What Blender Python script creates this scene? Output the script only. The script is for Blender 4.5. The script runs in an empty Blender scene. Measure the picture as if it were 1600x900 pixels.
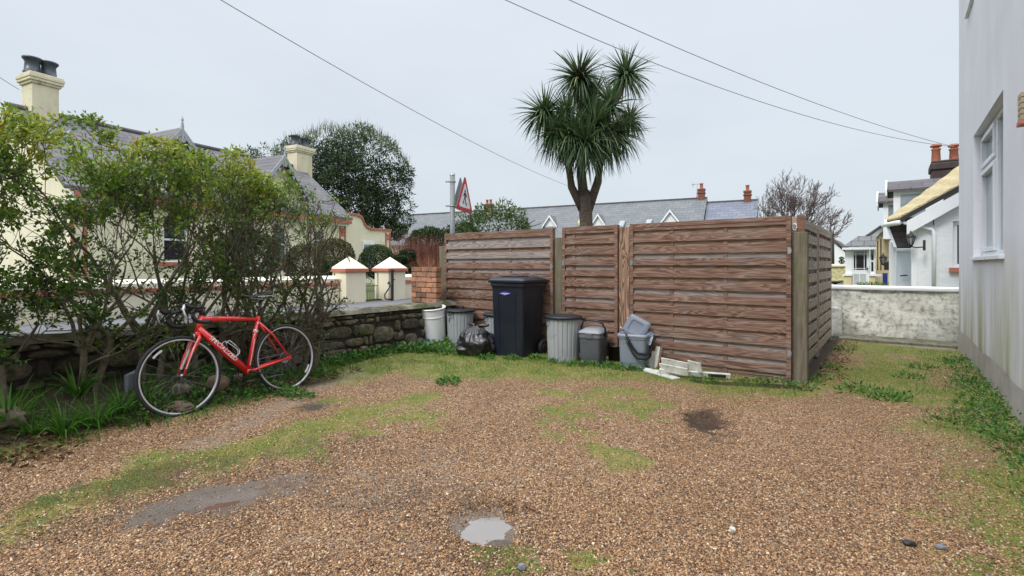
import bpy, math, random
import numpy as np
from mathutils import Vector, Matrix
random.seed(7); rng = np.random.default_rng(11)
scene = bpy.context.scene
col = scene.collection
R_ = math.radians

# ------------------------------------------------------------------ survey of the place (metres)
CH, FOC, HZ = 1.22, 780.0, 414.0           # eye height, focal length and horizon of the photograph
CA, SA = math.cos(R_(37.3)), math.sin(R_(37.3))
def W(r, f, z=0.0): return Vector((CA*r - SA*f, SA*r + CA*f, z))
def at(px, py, d): return W((px-800)/FOC*d, d, CH + (HZ-py)*d/FOC)
def gp(px, py, z=0.0): return at(px, py, (CH-z)*FOC/(py-HZ))
def oy(px, py, Y):
    u = (px-800)/FOC; return at(px, py, Y/(SA*u+CA))
def ox(px, py, X):
    u = (px-800)/FOC; return at(px, py, X/(CA*u-SA))

# ------------------------------------------------------------------ mesh builder
class MB:
    def __init__(s): s.v = []; s.f = []; s.t = []; s.tone = 0.5; s.sm = []; s.smooth = False
    def add(s, vs, fs):
        b = len(s.v)
        for v in vs: s.v.append((v[0], v[1], v[2])); s.t.append(s.tone)
        for f in fs: s.f.append(tuple(b+i for i in f)); s.sm.append(s.smooth)
        return s
    def box(s, x0, x1, y0, y1, z0, z1):
        return s.add([(x0,y0,z0),(x1,y0,z0),(x1,y1,z0),(x0,y1,z0),(x0,y0,z1),(x1,y0,z1),(x1,y1,z1),(x0,y1,z1)],
                     [(0,3,2,1),(4,5,6,7),(0,1,5,4),(1,2,6,5),(2,3,7,6),(3,0,4,7)])
    def jbox(s, x0, x1, y0, y1, z0, z1, j):
        c = [(x0,y0,z0),(x1,y0,z0),(x1,y1,z0),(x0,y1,z0),(x0,y0,z1),(x1,y0,z1),(x1,y1,z1),(x0,y1,z1)]
        c = [tuple(a+random.uniform(-j,j) for a in p) for p in c]
        return s.add(c, [(0,3,2,1),(4,5,6,7),(0,1,5,4),(1,2,6,5),(2,3,7,6),(3,0,4,7)])
    def taper(s, a, b):   # a, b: lists of 3-D points (rings) joined and capped
        n = len(a)
        return s.add(list(a)+list(b), [tuple(range(n-1,-1,-1)), tuple(range(n,2*n))] +
                     [(i,(i+1)%n,n+(i+1)%n,n+i) for i in range(n)])
    def bar(s, p, q, w, h, up=(0,0,1)):
        p, q = Vector(p), Vector(q); d = (q-p).normalized(); up = Vector(up)
        if abs(d.dot(up)) > .98: up = Vector((1,0,0))
        a = d.cross(up).normalized(); b = a.cross(d)
        ring = lambda o: [o+a*w/2*i+b*h/2*j for i, j in ((-1,-1),(1,-1),(1,1),(-1,1))]
        return s.taper(ring(p), ring(q))
    def tube(s, pts, r, n=8, cap=True):
        pts = [Vector(p) for p in pts]; m = len(pts)
        rs = r if isinstance(r, (list, tuple)) else [r]*m
        ref = Vector((0.13,0.21,0.97)); vs = []
        for i in range(m):
            d = (pts[min(i+1,m-1)]-pts[max(i-1,0)])
            d = d.normalized() if d.length > 1e-9 else Vector((0,0,1))
            if abs(d.dot(ref)) > .95: a = d.cross(Vector((1,0,0)))
            else: a = d.cross(ref)
            a.normalize(); b = d.cross(a)
            for k in range(n):
                t = 2*math.pi*k/n; vs.append(pts[i]+(a*math.cos(t)+b*math.sin(t))*rs[i])
        fs = [(i*n+k, i*n+(k+1)%n, (i+1)*n+(k+1)%n, (i+1)*n+k) for i in range(m-1) for k in range(n)]
        if cap: fs += [tuple(range(n-1,-1,-1)), tuple((m-1)*n+k for k in range(n))]
        o = s.smooth; s.smooth = True; s.add(vs, fs); s.smooth = o
        return s
    def lathe(s, prof, c=(0,0,0), n=24, ax='z', a0=0.0):
        vs = []; c = Vector(c)
        for r, z in prof:
            for k in range(n):
                t = 2*math.pi*k/n+a0; x, y = r*math.cos(t), r*math.sin(t)
                vs.append(c+(Vector((x,y,z)) if ax == 'z' else Vector((x,z,y)) if ax == 'y' else Vector((z,x,y))))
        m = len(prof)
        fs = [(i*n+k, i*n+(k+1)%n, (i+1)*n+(k+1)%n, (i+1)*n+k) for i in range(m-1) for k in range(n)]
        o = s.smooth; s.smooth = True; s.add(vs, fs); s.smooth = o
        return s
    def torus(s, c, R, r, n=48, m=10, ax='y', rx=None):
        rx = rx or r
        return s.lathe([(R+r*math.cos(2*math.pi*k/m), rx*math.sin(2*math.pi*k/m)) for k in range(m+1)], c, n, ax)
    def prism(s, poly, off):
        poly = [Vector(p) for p in poly]; off = Vector(off)
        return s.taper(poly, [p+off for p in poly])
    def arc(s, c, R, a0, a1, w, y0, y1, n=10):   # flat arc in the xz plane
        for k in range(n):
            t0, t1 = a0+(a1-a0)*k/n, a0+(a1-a0)*(k+1)/n
            p = [(c[0]+q*math.cos(t), y0, c[2]+q*math.sin(t)) for q, t in ((R,t0),(R,t1),(R+w,t1),(R+w,t0))]
            s.prism(p, (0,y1-y0,0))
        return s
    def grid(s, fn, nu, nv):
        vs = [fn(i/nu, j/nv) for j in range(nv+1) for i in range(nu+1)]
        fs = [(j*(nu+1)+i, j*(nu+1)+i+1, (j+1)*(nu+1)+i+1, (j+1)*(nu+1)+i) for j in range(nv) for i in range(nu)]
        return s.add(vs, fs)
    def build(s, name, mat, parent=None, bevel=0, seg=2, solid=0, sub=0, recalc=True):
        me = bpy.data.meshes.new(name); me.from_pydata(s.v, [], s.f)
        if recalc:
            import bmesh
            bm = bmesh.new(); bm.from_mesh(me); bmesh.ops.recalc_face_normals(bm, faces=bm.faces); bm.to_mesh(me); bm.free()
        at_ = me.attributes.new('tone', 'FLOAT', 'POINT'); at_.data.foreach_set('value', s.t)
        me.polygons.foreach_set('use_smooth', s.sm)
        me.materials.append(mat); me.update()
        o = bpy.data.objects.new(name, me); col.objects.link(o)
        if parent: o.parent = parent
        if solid:
            m = o.modifiers.new('solid', 'SOLIDIFY'); m.thickness = solid; m.offset = 0
        if bevel:
            m = o.modifiers.new('bevel', 'BEVEL'); m.width = bevel; m.segments = seg; m.limit_method = 'ANGLE'; m.angle_limit = R_(40)
        if sub:
            m = o.modifiers.new('sub', 'SUBSURF'); m.levels = sub; m.render_levels = sub
        return o

def thing(name, label, cat, loc=(0,0,0), rotz=0.0, group=None):
    o = bpy.data.objects.new(name, None); col.objects.link(o); o.empty_display_size = .1
    o.location = loc; o.rotation_euler = (0,0,rotz)
    return tag(o, label, cat, group)
def tag(o, label, cat, group=None):
    o['label'] = label; o['category'] = cat
    if group: o['group'] = group
    return o
def kind(o, k): o['kind'] = k; return o

def npmesh(name, verts, faces, tone, mat, parent=None, smooth=False):
    """one mesh from numpy arrays: verts (n,3), faces (m,k)"""
    me = bpy.data.meshes.new(name); k = faces.shape[1]
    me.vertices.add(len(verts)); me.vertices.foreach_set('co', np.ascontiguousarray(verts, dtype=np.float32).ravel())
    me.loops.add(faces.size); me.loops.foreach_set('vertex_index', np.ascontiguousarray(faces, dtype=np.int32).ravel())
    me.polygons.add(len(faces)); me.polygons.foreach_set('loop_start', np.arange(0, faces.size, k, dtype=np.int32))
    me.polygons.foreach_set('use_smooth', np.full(len(faces), smooth, dtype=bool))
    a = me.attributes.new('tone', 'FLOAT', 'POINT'); a.data.foreach_set('value', np.ascontiguousarray(tone, dtype=np.float32))
    me.materials.append(mat); me.update(calc_edges=True)
    o = bpy.data.objects.new(name, me); col.objects.link(o)
    if parent: o.parent = parent
    return o

def unit(a): return a/np.maximum(np.linalg.norm(a, axis=1, keepdims=True), 1e-9)
def leaf_arrays(P, D, L, Wd, fold=.25, seed=0):
    g = np.random.default_rng(seed); n = len(P)
    D = unit(D); S = unit(np.cross(D, unit(g.normal(size=(n,3))))); N = np.cross(S, D)
    L = L[:,None]; Wd = Wd[:,None]
    v = np.stack([P, P+D*L*.45+S*Wd*.5+N*Wd*fold, P+D*L, P+D*L*.45-S*Wd*.5+N*Wd*fold], 1).reshape(-1,3)
    b = np.arange(n)[:,None]*4
    f = np.concatenate([b+np.array([[0,1,2]]), b+np.array([[0,2,3]])], 0)
    return v, f
def leaves(name, P, D, L, Wd, tone, mat, parent=None, seed=0, fold=.25):
    v, f = leaf_arrays(P, D, L, Wd, fold, seed)
    return npmesh(name, v, f, np.repeat(tone, 4), mat, parent)
def straps(name, P, D, L, Wd, droop, tone, mat, parent=None, nseg=4, seed=0):
    """long tapering blades that bend under their weight"""
    g = np.random.default_rng(seed); n = len(P); D = unit(D)
    S = np.cross(D, np.array([0,0,1.])+g.normal(size=(n,3))*.25); S = unit(S)
    ring = []; p = P.copy(); d = D.copy()
    wv = [.7,1,.85,.55,.08] if nseg == 4 else list(np.linspace(1,.06,nseg+1))
    for i in range(nseg+1):
        w = (Wd*wv[i])[:,None]*.5
        ring += [p-S*w, p+S*w]
        p = p+d*(L/nseg)[:,None]; d = unit(d+np.array([0,0,-1.])*droop[:,None])
    v = np.stack(ring, 1).reshape(-1,3); k = 2*(nseg+1); b = np.arange(n)[:,None]*k
    f = np.concatenate([b+np.array([[2*i,2*i+1,2*i+3,2*i+2]]) for i in range(nseg)], 0)
    return npmesh(name, v, f, np.repeat(tone, k), mat, parent)

def vnoise(x, y, sc, seed=0):
    x = x*sc; y = y*sc; xi = np.floor(x).astype(np.int64); yi = np.floor(y).astype(np.int64)
    fx = x-xi; fy = y-yi; fx = fx*fx*(3-2*fx); fy = fy*fy*(3-2*fy)
    def h(a, b):
        n = (a*374761393 + b*668265263 + seed*974634257) & 0x7fffffff
        n = ((n ^ (n >> 13))*1274126177) & 0x7fffffff
        return ((n ^ (n >> 16)) & 0xffff)/65535.0
    return (h(xi,yi)*(1-fx)+h(xi+1,yi)*fx)*(1-fy)+(h(xi,yi+1)*(1-fx)+h(xi+1,yi+1)*fx)*fy
def fbm(x, y, sc, seed=0, o=4):
    a = 0; w = .5
    for i in range(o): a = a+w*vnoise(x, y, sc*2**i, seed+i); w *= .5
    return a/(1-.5**o)

# ------------------------------------------------------------------ materials
class NT:
    def __init__(s, name):
        s.m = bpy.data.materials.new(name); s.m.use_nodes = True; s.t = s.m.node_tree; s.b = s.t.nodes['Principled BSDF']
    def n(s, ty, **k):
        o = s.t.nodes.new(ty)
        for a, v in k.items(): setattr(o, a, v)
        return o
    def l(s, a, b): s.t.links.new(a, b)
    def pos(s, stretch=(1,1,1), which='Object'):
        tc = s.n('ShaderNodeTexCoord'); mp = s.n('ShaderNodeMapping'); mp.inputs['Scale'].default_value = stretch
        s.l(tc.outputs[which], mp.inputs['Vector']); return mp.outputs['Vector']
    def noise(s, vec, sc, detail=5, rough=.55, dist=0):
        o = s.n('ShaderNodeTexNoise'); s.l(vec, o.inputs['Vector']); o.inputs['Scale'].default_value = sc
        o.inputs['Detail'].default_value = detail; o.inputs['Roughness'].default_value = rough; o.inputs['Distortion'].default_value = dist
        return o.outputs['Fac']
    def ramp(s, fac, stops, interp='LINEAR'):
        o = s.n('ShaderNodeValToRGB'); s.l(fac, o.inputs['Fac']); e = o.color_ramp.elements; o.color_ramp.interpolation = interp
        while len(e) < len(stops): e.new(.5)
        for i, (p, c) in enumerate(stops):
            e[i].position = p; e[i].color = (c, c, c, 1) if isinstance(c, (int, float)) else (*c, 1)
        return o.outputs['Color']
    def mix(s, fac, a, b, mode='MIX'):
        o = s.n('ShaderNodeMix', data_type='RGBA', blend_type=mode)
        for sock, v in ((o.inputs['Factor'], fac), (o.inputs['A'], a), (o.inputs['B'], b)):
            pass
        fi, ai, bi = o.inputs[0], o.inputs[6], o.inputs[7]
        for sock, v in ((fi, fac), (ai, a), (bi, b)):
            if isinstance(v, (int, float)): sock.default_value = v if sock is fi else (v, v, v, 1)
            elif isinstance(v, tuple): sock.default_value = (*v, 1)
            else: s.l(v, sock)
        return o.outputs[2]
    def math(s, op, a, b=0.0, c=None, clamp=False):
        o = s.n('ShaderNodeMath', operation=op, use_clamp=clamp)
        for i, v in enumerate((a, b) if c is None else (a, b, c)):
            if isinstance(v, (int, float)): o.inputs[i].default_value = v
            else: s.l(v, o.inputs[i])
        return o.outputs[0]
    def attr(s, name='tone'):
        return s.n('ShaderNodeAttribute', attribute_name=name).outputs['Fac']
    def bump(s, h, strength=.3, dist=.02, prev=None):
        o = s.n('ShaderNodeBump'); o.inputs['Strength'].default_value = strength; o.inputs['Distance'].default_value = dist
        s.l(h, o.inputs['Height'])
        if prev: s.l(prev, o.inputs['Normal'])
        return o.outputs['Normal']
    def out(s, color=None, rough=None, normal=None, metal=None, spec=None):
        for k, v in (('Base Color', color), ('Roughness', rough), ('Normal', normal), ('Metallic', metal), ('Specular IOR Level', spec)):
            if v is None: continue
            i = s.b.inputs[k]
            if isinstance(v, (int, float)): i.default_value = v
            elif isinstance(v, tuple): i.default_value = (*v, 1)
            else: s.l(v, i)
        return s.m

def simple(name, c1, c2=None, sc=5, rough=.6, bump=.0, bsc=60, metal=0, tone=0, stretch=(1,1,1), spec=.5, dirt=None, dsc=3, dthr=(.55,.75), bd=.01):
    k = NT(name); p = k.pos(stretch)
    c2 = c2 or tuple(x*.8 for x in c1)
    c = k.mix(k.ramp(k.noise(p, sc), [(.35,0),(.65,1)]), c1, c2)
    if dirt: c = k.mix(k.ramp(k.noise(k.pos(), dsc, 8, .65), [(dthr[0],0),(dthr[1],1)]), c, dirt)
    if tone:
        f = k.math('MULTIPLY_ADD', k.attr(), 2*tone, 1-tone)
        cb = k.n('ShaderNodeCombineColor')
        for i in range(3): k.l(f, cb.inputs[i])
        c = k.mix(1.0, c, cb.outputs[0], 'MULTIPLY')
    nm = k.bump(k.noise(p, bsc, 6, .6), bump, bd) if bump else None
    rr = k.math('MULTIPLY_ADD', k.noise(p, sc*3), .2, rough-.1)
    return k.out(c, rr, nm, metal, spec)

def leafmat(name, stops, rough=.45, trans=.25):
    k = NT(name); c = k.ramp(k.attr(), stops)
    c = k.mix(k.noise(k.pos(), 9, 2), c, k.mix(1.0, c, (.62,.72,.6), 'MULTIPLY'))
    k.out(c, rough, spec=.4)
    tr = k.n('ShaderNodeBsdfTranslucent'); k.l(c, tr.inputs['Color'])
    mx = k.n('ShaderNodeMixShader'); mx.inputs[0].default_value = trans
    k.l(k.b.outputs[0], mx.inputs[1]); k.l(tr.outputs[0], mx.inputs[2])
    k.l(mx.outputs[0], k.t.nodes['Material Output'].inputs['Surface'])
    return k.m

def woodmat(name, a, b, c, grey, moss=None, light=.5):
    """boards: the grain runs along local x; tone picks the board, tone above 1 is a weathered grey board"""
    k = NT(name); tc = k.n('ShaderNodeTexCoord'); sp = k.n('ShaderNodeSeparateXYZ'); k.l(tc.outputs['Object'], sp.inputs[0])
    tn = k.attr(); off = k.math('MULTIPLY', tn, 37.0)
    cb = k.n('ShaderNodeCombineXYZ')
    k.l(k.math('ADD', k.math('MULTIPLY', sp.outputs[0], .70), off), cb.inputs[0])
    k.l(k.math('MULTIPLY', sp.outputs[1], 4.0), cb.inputs[1]); k.l(k.math('MULTIPLY', sp.outputs[2], 8.0), cb.inputs[2])
    n1 = k.noise(cb.outputs[0], 1.5, 2, .45, .35)
    ring = k.math('FRACT', k.math('MULTIPLY', n1, 13.0))
    g = k.ramp(ring, [(0,.15),(.12,0),(.35,.35),(.8,1),(1,.15)])
    cb2 = k.n('ShaderNodeCombineXYZ')
    k.l(k.math('ADD', k.math('MULTIPLY', sp.outputs[0], 6.0), off), cb2.inputs[0]); k.l(k.math('MULTIPLY', sp.outputs[2], 170.0), cb2.inputs[2]); k.l(k.math('MULTIPLY', sp.outputs[1], 170.0), cb2.inputs[1])
    fine = k.noise(cb2.outputs[0], 1.0, 4)
    cc = k.mix(g, a, b)
    var = k.math('FRACT', k.math('MULTIPLY', tn, 7.31))
    cc = k.mix(k.math('MULTIPLY', var, .75), cc, k.mix(g, c, b))
    gk = k.math('MULTIPLY', k.math('GREATER_THAN', tn, 1.0), .8)
    pat = k.ramp(k.noise(k.pos((.9,1,3)), 2.2, 5, .6), [(.5,0),(.72,1)])
    gk = k.math('MAXIMUM', gk, k.math('MULTIPLY', pat, light))
    cc = k.mix(gk, cc, k.mix(g, tuple(x*.55 for x in grey), grey))
    cc = k.mix(k.ramp(fine, [(.3,.55),(.7,1.0)]), (0,0,0), cc) if False else k.mix(.5, cc, k.mix(1.0, cc, k.ramp(fine, [(.3,.6),(.7,1.0)]), 'MULTIPLY'))
    if moss:
        mk = k.ramp(k.noise(k.pos((1,1,.5)), 4, 6, .6), [(.42,0),(.6,1)])
        cc = k.mix(k.math('MULTIPLY', mk, .7), cc, moss)
    h = k.math('ADD', k.math('MULTIPLY', g, .5), fine)
    return k.out(cc, .72, k.bump(h, .35, .004), spec=.3)

def rendermat(name, base, stain, streak=(1,1,.18), ssc=2.2, thr=(.5,.75), amt=.7, low=None, bump=.25, bsc=120, gsc=1.0, dark=None):
    """painted render: stains run down, algae near the ground (low = (z0, z1, colour))"""
    k = NT(name); p = k.pos()
    c = k.mix(k.ramp(k.noise(p, 1.3*gsc, 6, .6), [(.3,0),(.7,1)]), base, tuple(x*.9 for x in base))
    st = k.ramp(k.noise(k.pos(streak), ssc, 7, .62), [(thr[0],0),(thr[1],1)])
    c = k.mix(k.math('MULTIPLY', st, amt), c, stain)
    if low:
        z = k.n('ShaderNodeSeparateXYZ'); k.l(p, z.inputs[0])
        mr = k.n('ShaderNodeMapRange'); k.l(z.outputs[2], mr.inputs[0]); mr.inputs[1].default_value = low[0]; mr.inputs[2].default_value = low[1]
        mr.inputs[3].default_value = 1; mr.inputs[4].default_value = 0
        nn = k.ramp(k.noise(k.pos((1,1,.12)), 2.1, 6, .6), [(.40,0),(.62,1)])
        c = k.mix(k.math('MULTIPLY', k.math('MULTIPLY', mr.outputs[0], nn), low[3]), c, low[2])
    if dark:
        c = k.mix(k.ramp(k.noise(p, dark[0], 10, .72), [(dark[1],0),(dark[2],1)]), c, dark[3])
    nm = k.bump(k.noise(p, bsc, 5, .6), bump, .006)
    nm = k.bump(k.noise(p, 7, 3), bump*.6, .02, nm)
    return k.out(c, .8, nm, spec=.25)

def slatemat(name, c1, c2, lich, w=.28, h=.2, amt=.4, slope=1.5, gap=.45):
    k = NT(name); tc = k.n('ShaderNodeTexCoord'); sp = k.n('ShaderNodeSeparateXYZ'); k.l(tc.outputs['Object'], sp.inputs[0])
    cb = k.n('ShaderNodeCombineXYZ'); k.l(sp.outputs[0], cb.inputs[0]); k.l(k.math('MULTIPLY', sp.outputs[2], slope), cb.inputs[1])
    br = k.n('ShaderNodeTexBrick'); k.l(cb.outputs[0], br.inputs['Vector'])
    br.inputs['Scale'].default_value = 1; br.inputs['Brick Width'].default_value = w; br.inputs['Row Height'].default_value = h
    br.inputs['Mortar Size'].default_value = .012; br.inputs['Mortar Smooth'].default_value = .3; br.inputs['Bias'].default_value = 0
    br.inputs['Color1'].default_value = (*c1,1); br.inputs['Color2'].default_value = (*c2,1); br.inputs['Mortar'].default_value = (*[x*gap for x in c1],1)
    c = k.mix(k.ramp(k.noise(k.pos(), 2.1, 8, .65), [(.45,0),(.7,amt)]), br.outputs['Color'], lich)
    c = k.mix(k.ramp(k.noise(k.pos(), 11, 6, .6), [(.35,0),(.75,.35)]), c, tuple(x*.6 for x in c1))
    fr = k.math('FRACT', k.math('DIVIDE', k.math('MULTIPLY', sp.outputs[2], slope), h))
    hh = k.math('ADD', k.math('MULTIPLY', k.math('SUBTRACT', 1.0, fr), .6), k.math('MULTIPLY', br.outputs['Fac'], -.5))
    return k.out(c, .62, k.bump(hh, .6, .02), spec=.4)

def gravelmat():
    k = NT('gravel'); p = k.pos()
    dn = k.n('ShaderNodeTexNoise'); k.l(p, dn.inputs['Vector']); dn.inputs['Scale'].default_value = 45; dn.inputs['Detail'].default_value = 2
    wv = k.n('ShaderNodeVectorMath', operation='MULTIPLY_ADD'); k.l(dn.outputs['Color'], wv.inputs[0]); wv.inputs[1].default_value = (.009,.009,.009); k.l(p, wv.inputs[2])
    def vor(sc):
        v = k.n('ShaderNodeTexVoronoi'); k.l(wv.outputs[0], v.inputs['Vector']); v.inputs['Scale'].default_value = sc; return v
    v1, v2 = vor(88), vor(160)
    e = k.n('ShaderNodeTexVoronoi', feature='DISTANCE_TO_EDGE'); k.l(wv.outputs[0], e.inputs['Vector']); e.inputs['Scale'].default_value = 88
    stops = [(0,(.03,.017,.010)),(.13,(.12,.058,.030)),(.32,(.265,.142,.066)),(.54,(.41,.237,.115)),(.72,(.54,.345,.182)),(.81,(.18,.125,.095)),(.91,(.64,.45,.265)),(1,(.80,.63,.43))]
    sc1 = k.n('ShaderNodeSeparateColor'); k.l(v1.outputs['Color'], sc1.inputs[0])
    sc2 = k.n('ShaderNodeSeparateColor'); k.l(v2.outputs['Color'], sc2.inputs[0])
    c1 = k.ramp(sc1.outputs[0], stops); c2 = k.ramp(sc2.outputs[0], stops)
    c = k.mix(.22, c1, c2)
    c = k.mix(k.ramp(e.outputs['Distance'], [(0,1),(.11,0)]), c, (.03,.02,.014))
    big = k.noise(k.pos((1.5,.55,1)), 1.1, 6, .62)
    c = k.mix(k.ramp(big, [(.34,.55),(.56,0)]), c, k.mix(1.0, c, (.58,.52,.49), 'MULTIPLY'))
    c = k.mix(k.ramp(big, [(.56,0),(.72,.5)]), c, k.mix(.6, c, (.40,.29,.19)))
    # moss, grass, mud and damp come from masks laid on the ground itself
    fn = k.noise(p, 26, 6, .7); fn2 = k.noise(p, 95, 4, .65)
    br = k.math('ADD', k.math('MULTIPLY', fn, .7), k.math('MULTIPLY', fn2, .5))      # ~.6
    moss = k.attr('moss'); mm = k.ramp(k.math('SUBTRACT', k.math('ADD', moss, k.math('MULTIPLY', br, 1.7)), 1.05), [(.18,0),(.62,1)])
    mc = k.mix(k.ramp(k.noise(p, 5, 5, .6), [(.35,0),(.65,1)]), (.115,.225,.020), (.27,.275,.040))
    mc = k.mix(k.ramp(fn2, [(.3,.7),(.6,0)]), mc, (.04,.05,.012))
    c = k.mix(k.math('MULTIPLY', mm, k.ramp(k.noise(p, 60, 5, .7), [(.40,.35),(.56,.95)])), c, mc)
    mud = k.attr('mud'); mf = k.ramp(k.math('SUBTRACT', k.math('ADD', mud, k.math('MULTIPLY', br, 1.6)), .98), [(.22,0),(.75,1)])
    c = k.mix(k.math('MULTIPLY', mf, .93), c, k.mix(k.noise(p, 14, 6, .7), (.15,.128,.108), (.29,.25,.215)))
    soil = k.attr('soil'); sf = k.ramp(k.math('SUBTRACT', k.math('ADD', soil, br), .62), [(.2,0),(.5,1)])
    c = k.mix(sf, c, k.mix(k.ramp(fn2, [(.35,0),(.65,1)]), (.022,.016,.010), (.075,.048,.028)))
    damp = k.attr('damp')
    c = k.mix(k.math('MULTIPLY', damp, .95), c, k.mix(1.0, c, (.22,.19,.18), 'MULTIPLY'))
    h = k.math('ADD', k.math('MULTIPLY', k.math('SUBTRACT', 1.0, v1.outputs['Distance']), k.math('SUBTRACT', 1.0, mf)), k.math('MULTIPLY', fn2, .5))
    rough = k.math('SUBTRACT', .8, k.math('ADD', k.math('MULTIPLY', mf, .42), k.math('MULTIPLY', damp, .35)))
    return k.out(c, rough, k.bump(h, .9, .012), spec=.35)

GL = {}
def glass(name='window_glass', tint=(.02,.025,.03), rough=.03):
    if name not in GL:
        k = NT(name); GL[name] = k.out(tint, rough, k.bump(k.noise(k.pos(), 3, 2), .04, .02), spec=1.0)
    return GL[name]

m_gravel = gravelmat()
m_wood = woodmat('fence_wood', (.088,.048,.036), (.325,.20,.143), (.165,.088,.062), (.45,.395,.37), light=.5)
m_woodside = woodmat('fence_wood_side', (.27,.215,.175), (.54,.46,.38), (.34,.27,.21), (.58,.52,.46), light=.5)
m_woodpale = woodmat('fence_wood_pale', (.17,.10,.070), (.40,.275,.20), (.24,.15,.105), (.47,.42,.40), light=.6)
m_post = simple('mossy_post', (.20,.17,.125), (.11,.095,.065), 5, .85, .5, 40, stretch=(6,6,.6), dirt=(.10,.118,.03), dsc=3.2, dthr=(.50,.74))
m_postbrown = woodmat('post_wood', (.10,.05,.032), (.32,.18,.115), (.15,.075,.05), (.35,.28,.24), light=.2)
m_metal = simple('galvanised_metal', (.42,.43,.44), (.33,.34,.35), 20, .42, metal=.7)
m_white = simple('white_gloss_paint', (.84,.86,.88), (.78,.80,.82), 3, .4, .05)
m_whitedirty = simple('flaking_white_paint', (.66,.66,.61), (.5,.5,.45), 9, .6, .2, 60, dirt=(.2,.19,.15), dsc=14, dthr=(.58,.72))
m_upvc = simple('white_window_plastic', (.72,.75,.78), (.66,.69,.72), 2, .3)
m_house = rendermat('pale_grey_render', (.745,.75,.80), (.47,.48,.49), (1,1,.07), 1.7, (.50,.85), .28, low=(.30,1.5,(.33,.33,.15),1.0), bump=.2)
m_plinth = rendermat('bare_cement', (.46,.43,.395), (.30,.27,.24), (1,1,.5), 4, (.4,.7), .7, bump=.5, bsc=50)
m_cream = rendermat('cream_paint', (.84,.78,.60), (.52,.46,.32), (1,1,.2), 2.6, (.52,.8), .4, bump=.2, bsc=60)
m_creamcap = rendermat('cream_cap', (.83,.78,.62), (.55,.5,.38), (1,1,.4), 3, (.55,.85), .4, bump=.15)
m_pink = simple('salmon_paint', (.50,.17,.12), (.40,.13,.09), 9, .65, .1)
m_lichwall = rendermat('old_limewash', (.80,.79,.70), (.50,.50,.46), (1,1,.7), 2.4, (.38,.62), .6, low=(.0,.3,(.16,.15,.10),.6), bump=.8, bsc=34, dark=(11,.47,.68,(.17,.17,.185)))
m_whitestone = rendermat('whitewashed_stone', (.82,.84,.86), (.62,.64,.66), (1,1,2.2), 6, (.5,.8), .4, bump=1.0, bsc=9)
m_slate = slatemat('slate_roof', (.115,.115,.13), (.18,.175,.185), (.23,.2,.15))
m_slatefar = slatemat('far_slate', (.135,.152,.165), (.185,.20,.21), (.14,.13,.11), .6, .32, .45)
m_slateblue = slatemat('blue_slate', (.14,.16,.21), (.19,.21,.26), (.2,.19,.18), .6, .32, .25)
m_slatedark = slatemat('dark_slate', (.07,.062,.072), (.115,.105,.11), (.14,.12,.1), .5, .2, .4)
m_lichroof = simple('yellow_lichen_slates', (.60,.49,.25), (.46,.38,.23), 9, .85, 1.0, 9, stretch=(1,1,4), dirt=(.24,.20,.15), dsc=8, dthr=(.54,.76), bd=.04)
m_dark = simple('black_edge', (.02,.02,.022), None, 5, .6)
m_chimbrown = simple('brown_chimney_render', (.075,.055,.052), (.05,.036,.034), 5, .85, .4)
m_terracotta = simple('terracotta', (.42,.15,.085), (.33,.11,.06), 8, .7, .1)
m_redbrick = simple('red_brick_far', (.22,.085,.062), (.15,.06,.046), 14, .85, .2)
m_pot = simple('blue_black_pot', (.035,.045,.06), (.05,.06,.075), 6, .4)
m_brick = simple('orange_brick', (.40,.19,.105), (.29,.14,.08), 22, .85, .6, 80, tone=.45, dirt=(.11,.09,.07), dsc=8, dthr=(.48,.68))
m_mortar = simple('dark_mortar', (.06,.05,.038), (.03,.025,.02), 20, .95, .5)
m_stone = simple('rubble_stone', (.21,.17,.115), (.085,.072,.055), 11, .9, 1.0, 24, tone=.6, dirt=(.05,.06,.022), dsc=6, dthr=(.46,.62), bd=.03)
m_cope = simple('mossy_cement', (.22,.2,.16), (.14,.13,.1), 9, .9, .6, 40, dirt=(.07,.085,.025), dsc=7, dthr=(.46,.6))
m_tarmac = simple('grey_tarmac', (.17,.175,.19), (.125,.128,.14), 3, .8, .3, 200)
m_lawn = simple('rough_lawn', (.07,.10,.025), (.10,.11,.035), 6, .9, .5, 60)
m_bark = simple('hedge_bark', (.17,.145,.10), (.09,.074,.05), 16, .9, .6, 60, dirt=(.20,.205,.12), dsc=22, dthr=(.5,.66))
m_barkdark = simple('dark_bark', (.05,.04,.03), (.03,.024,.018), 12, .9, .4)
m_twig = simple('grey_twig', (.16,.125,.12), (.10,.08,.076), 12, .85)
m_redtwig = simple('red_twigs', (.26,.10,.075), (.17,.07,.055), 6, .8, tone=.45)
m_palmbark = simple('palm_bark', (.155,.118,.092), (.07,.052,.04), 14, .9, .9, 22, stretch=(1,1,2.5), bd=.03)
m_leafhedge = leafmat('hedge_leaves', [(0,(.03,.06,.018)),(.35,(.09,.175,.03)),(.65,(.23,.36,.042)),(.9,(.48,.52,.07)),(.97,(.50,.47,.08)),(1,(.40,.20,.06))], .36, .35)
m_leafdark = leafmat('dark_leaves', [(0,(.016,.036,.013)),(.5,(.045,.082,.028)),(.85,(.10,.14,.045)),(1,(.20,.21,.12))], .5, .22)
m_leafbush = leafmat('laurel_leaves', [(0,(.015,.04,.012)),(.5,(.05,.10,.024)),(.85,(.13,.185,.05)),(1,(.24,.26,.10))], .35)
m_topiary = leafmat('clipped_leaves', [(0,(.012,.03,.010)),(.5,(.03,.065,.018)),(.9,(.065,.105,.028)),(1,(.12,.12,.03))], .5, .15)
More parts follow.
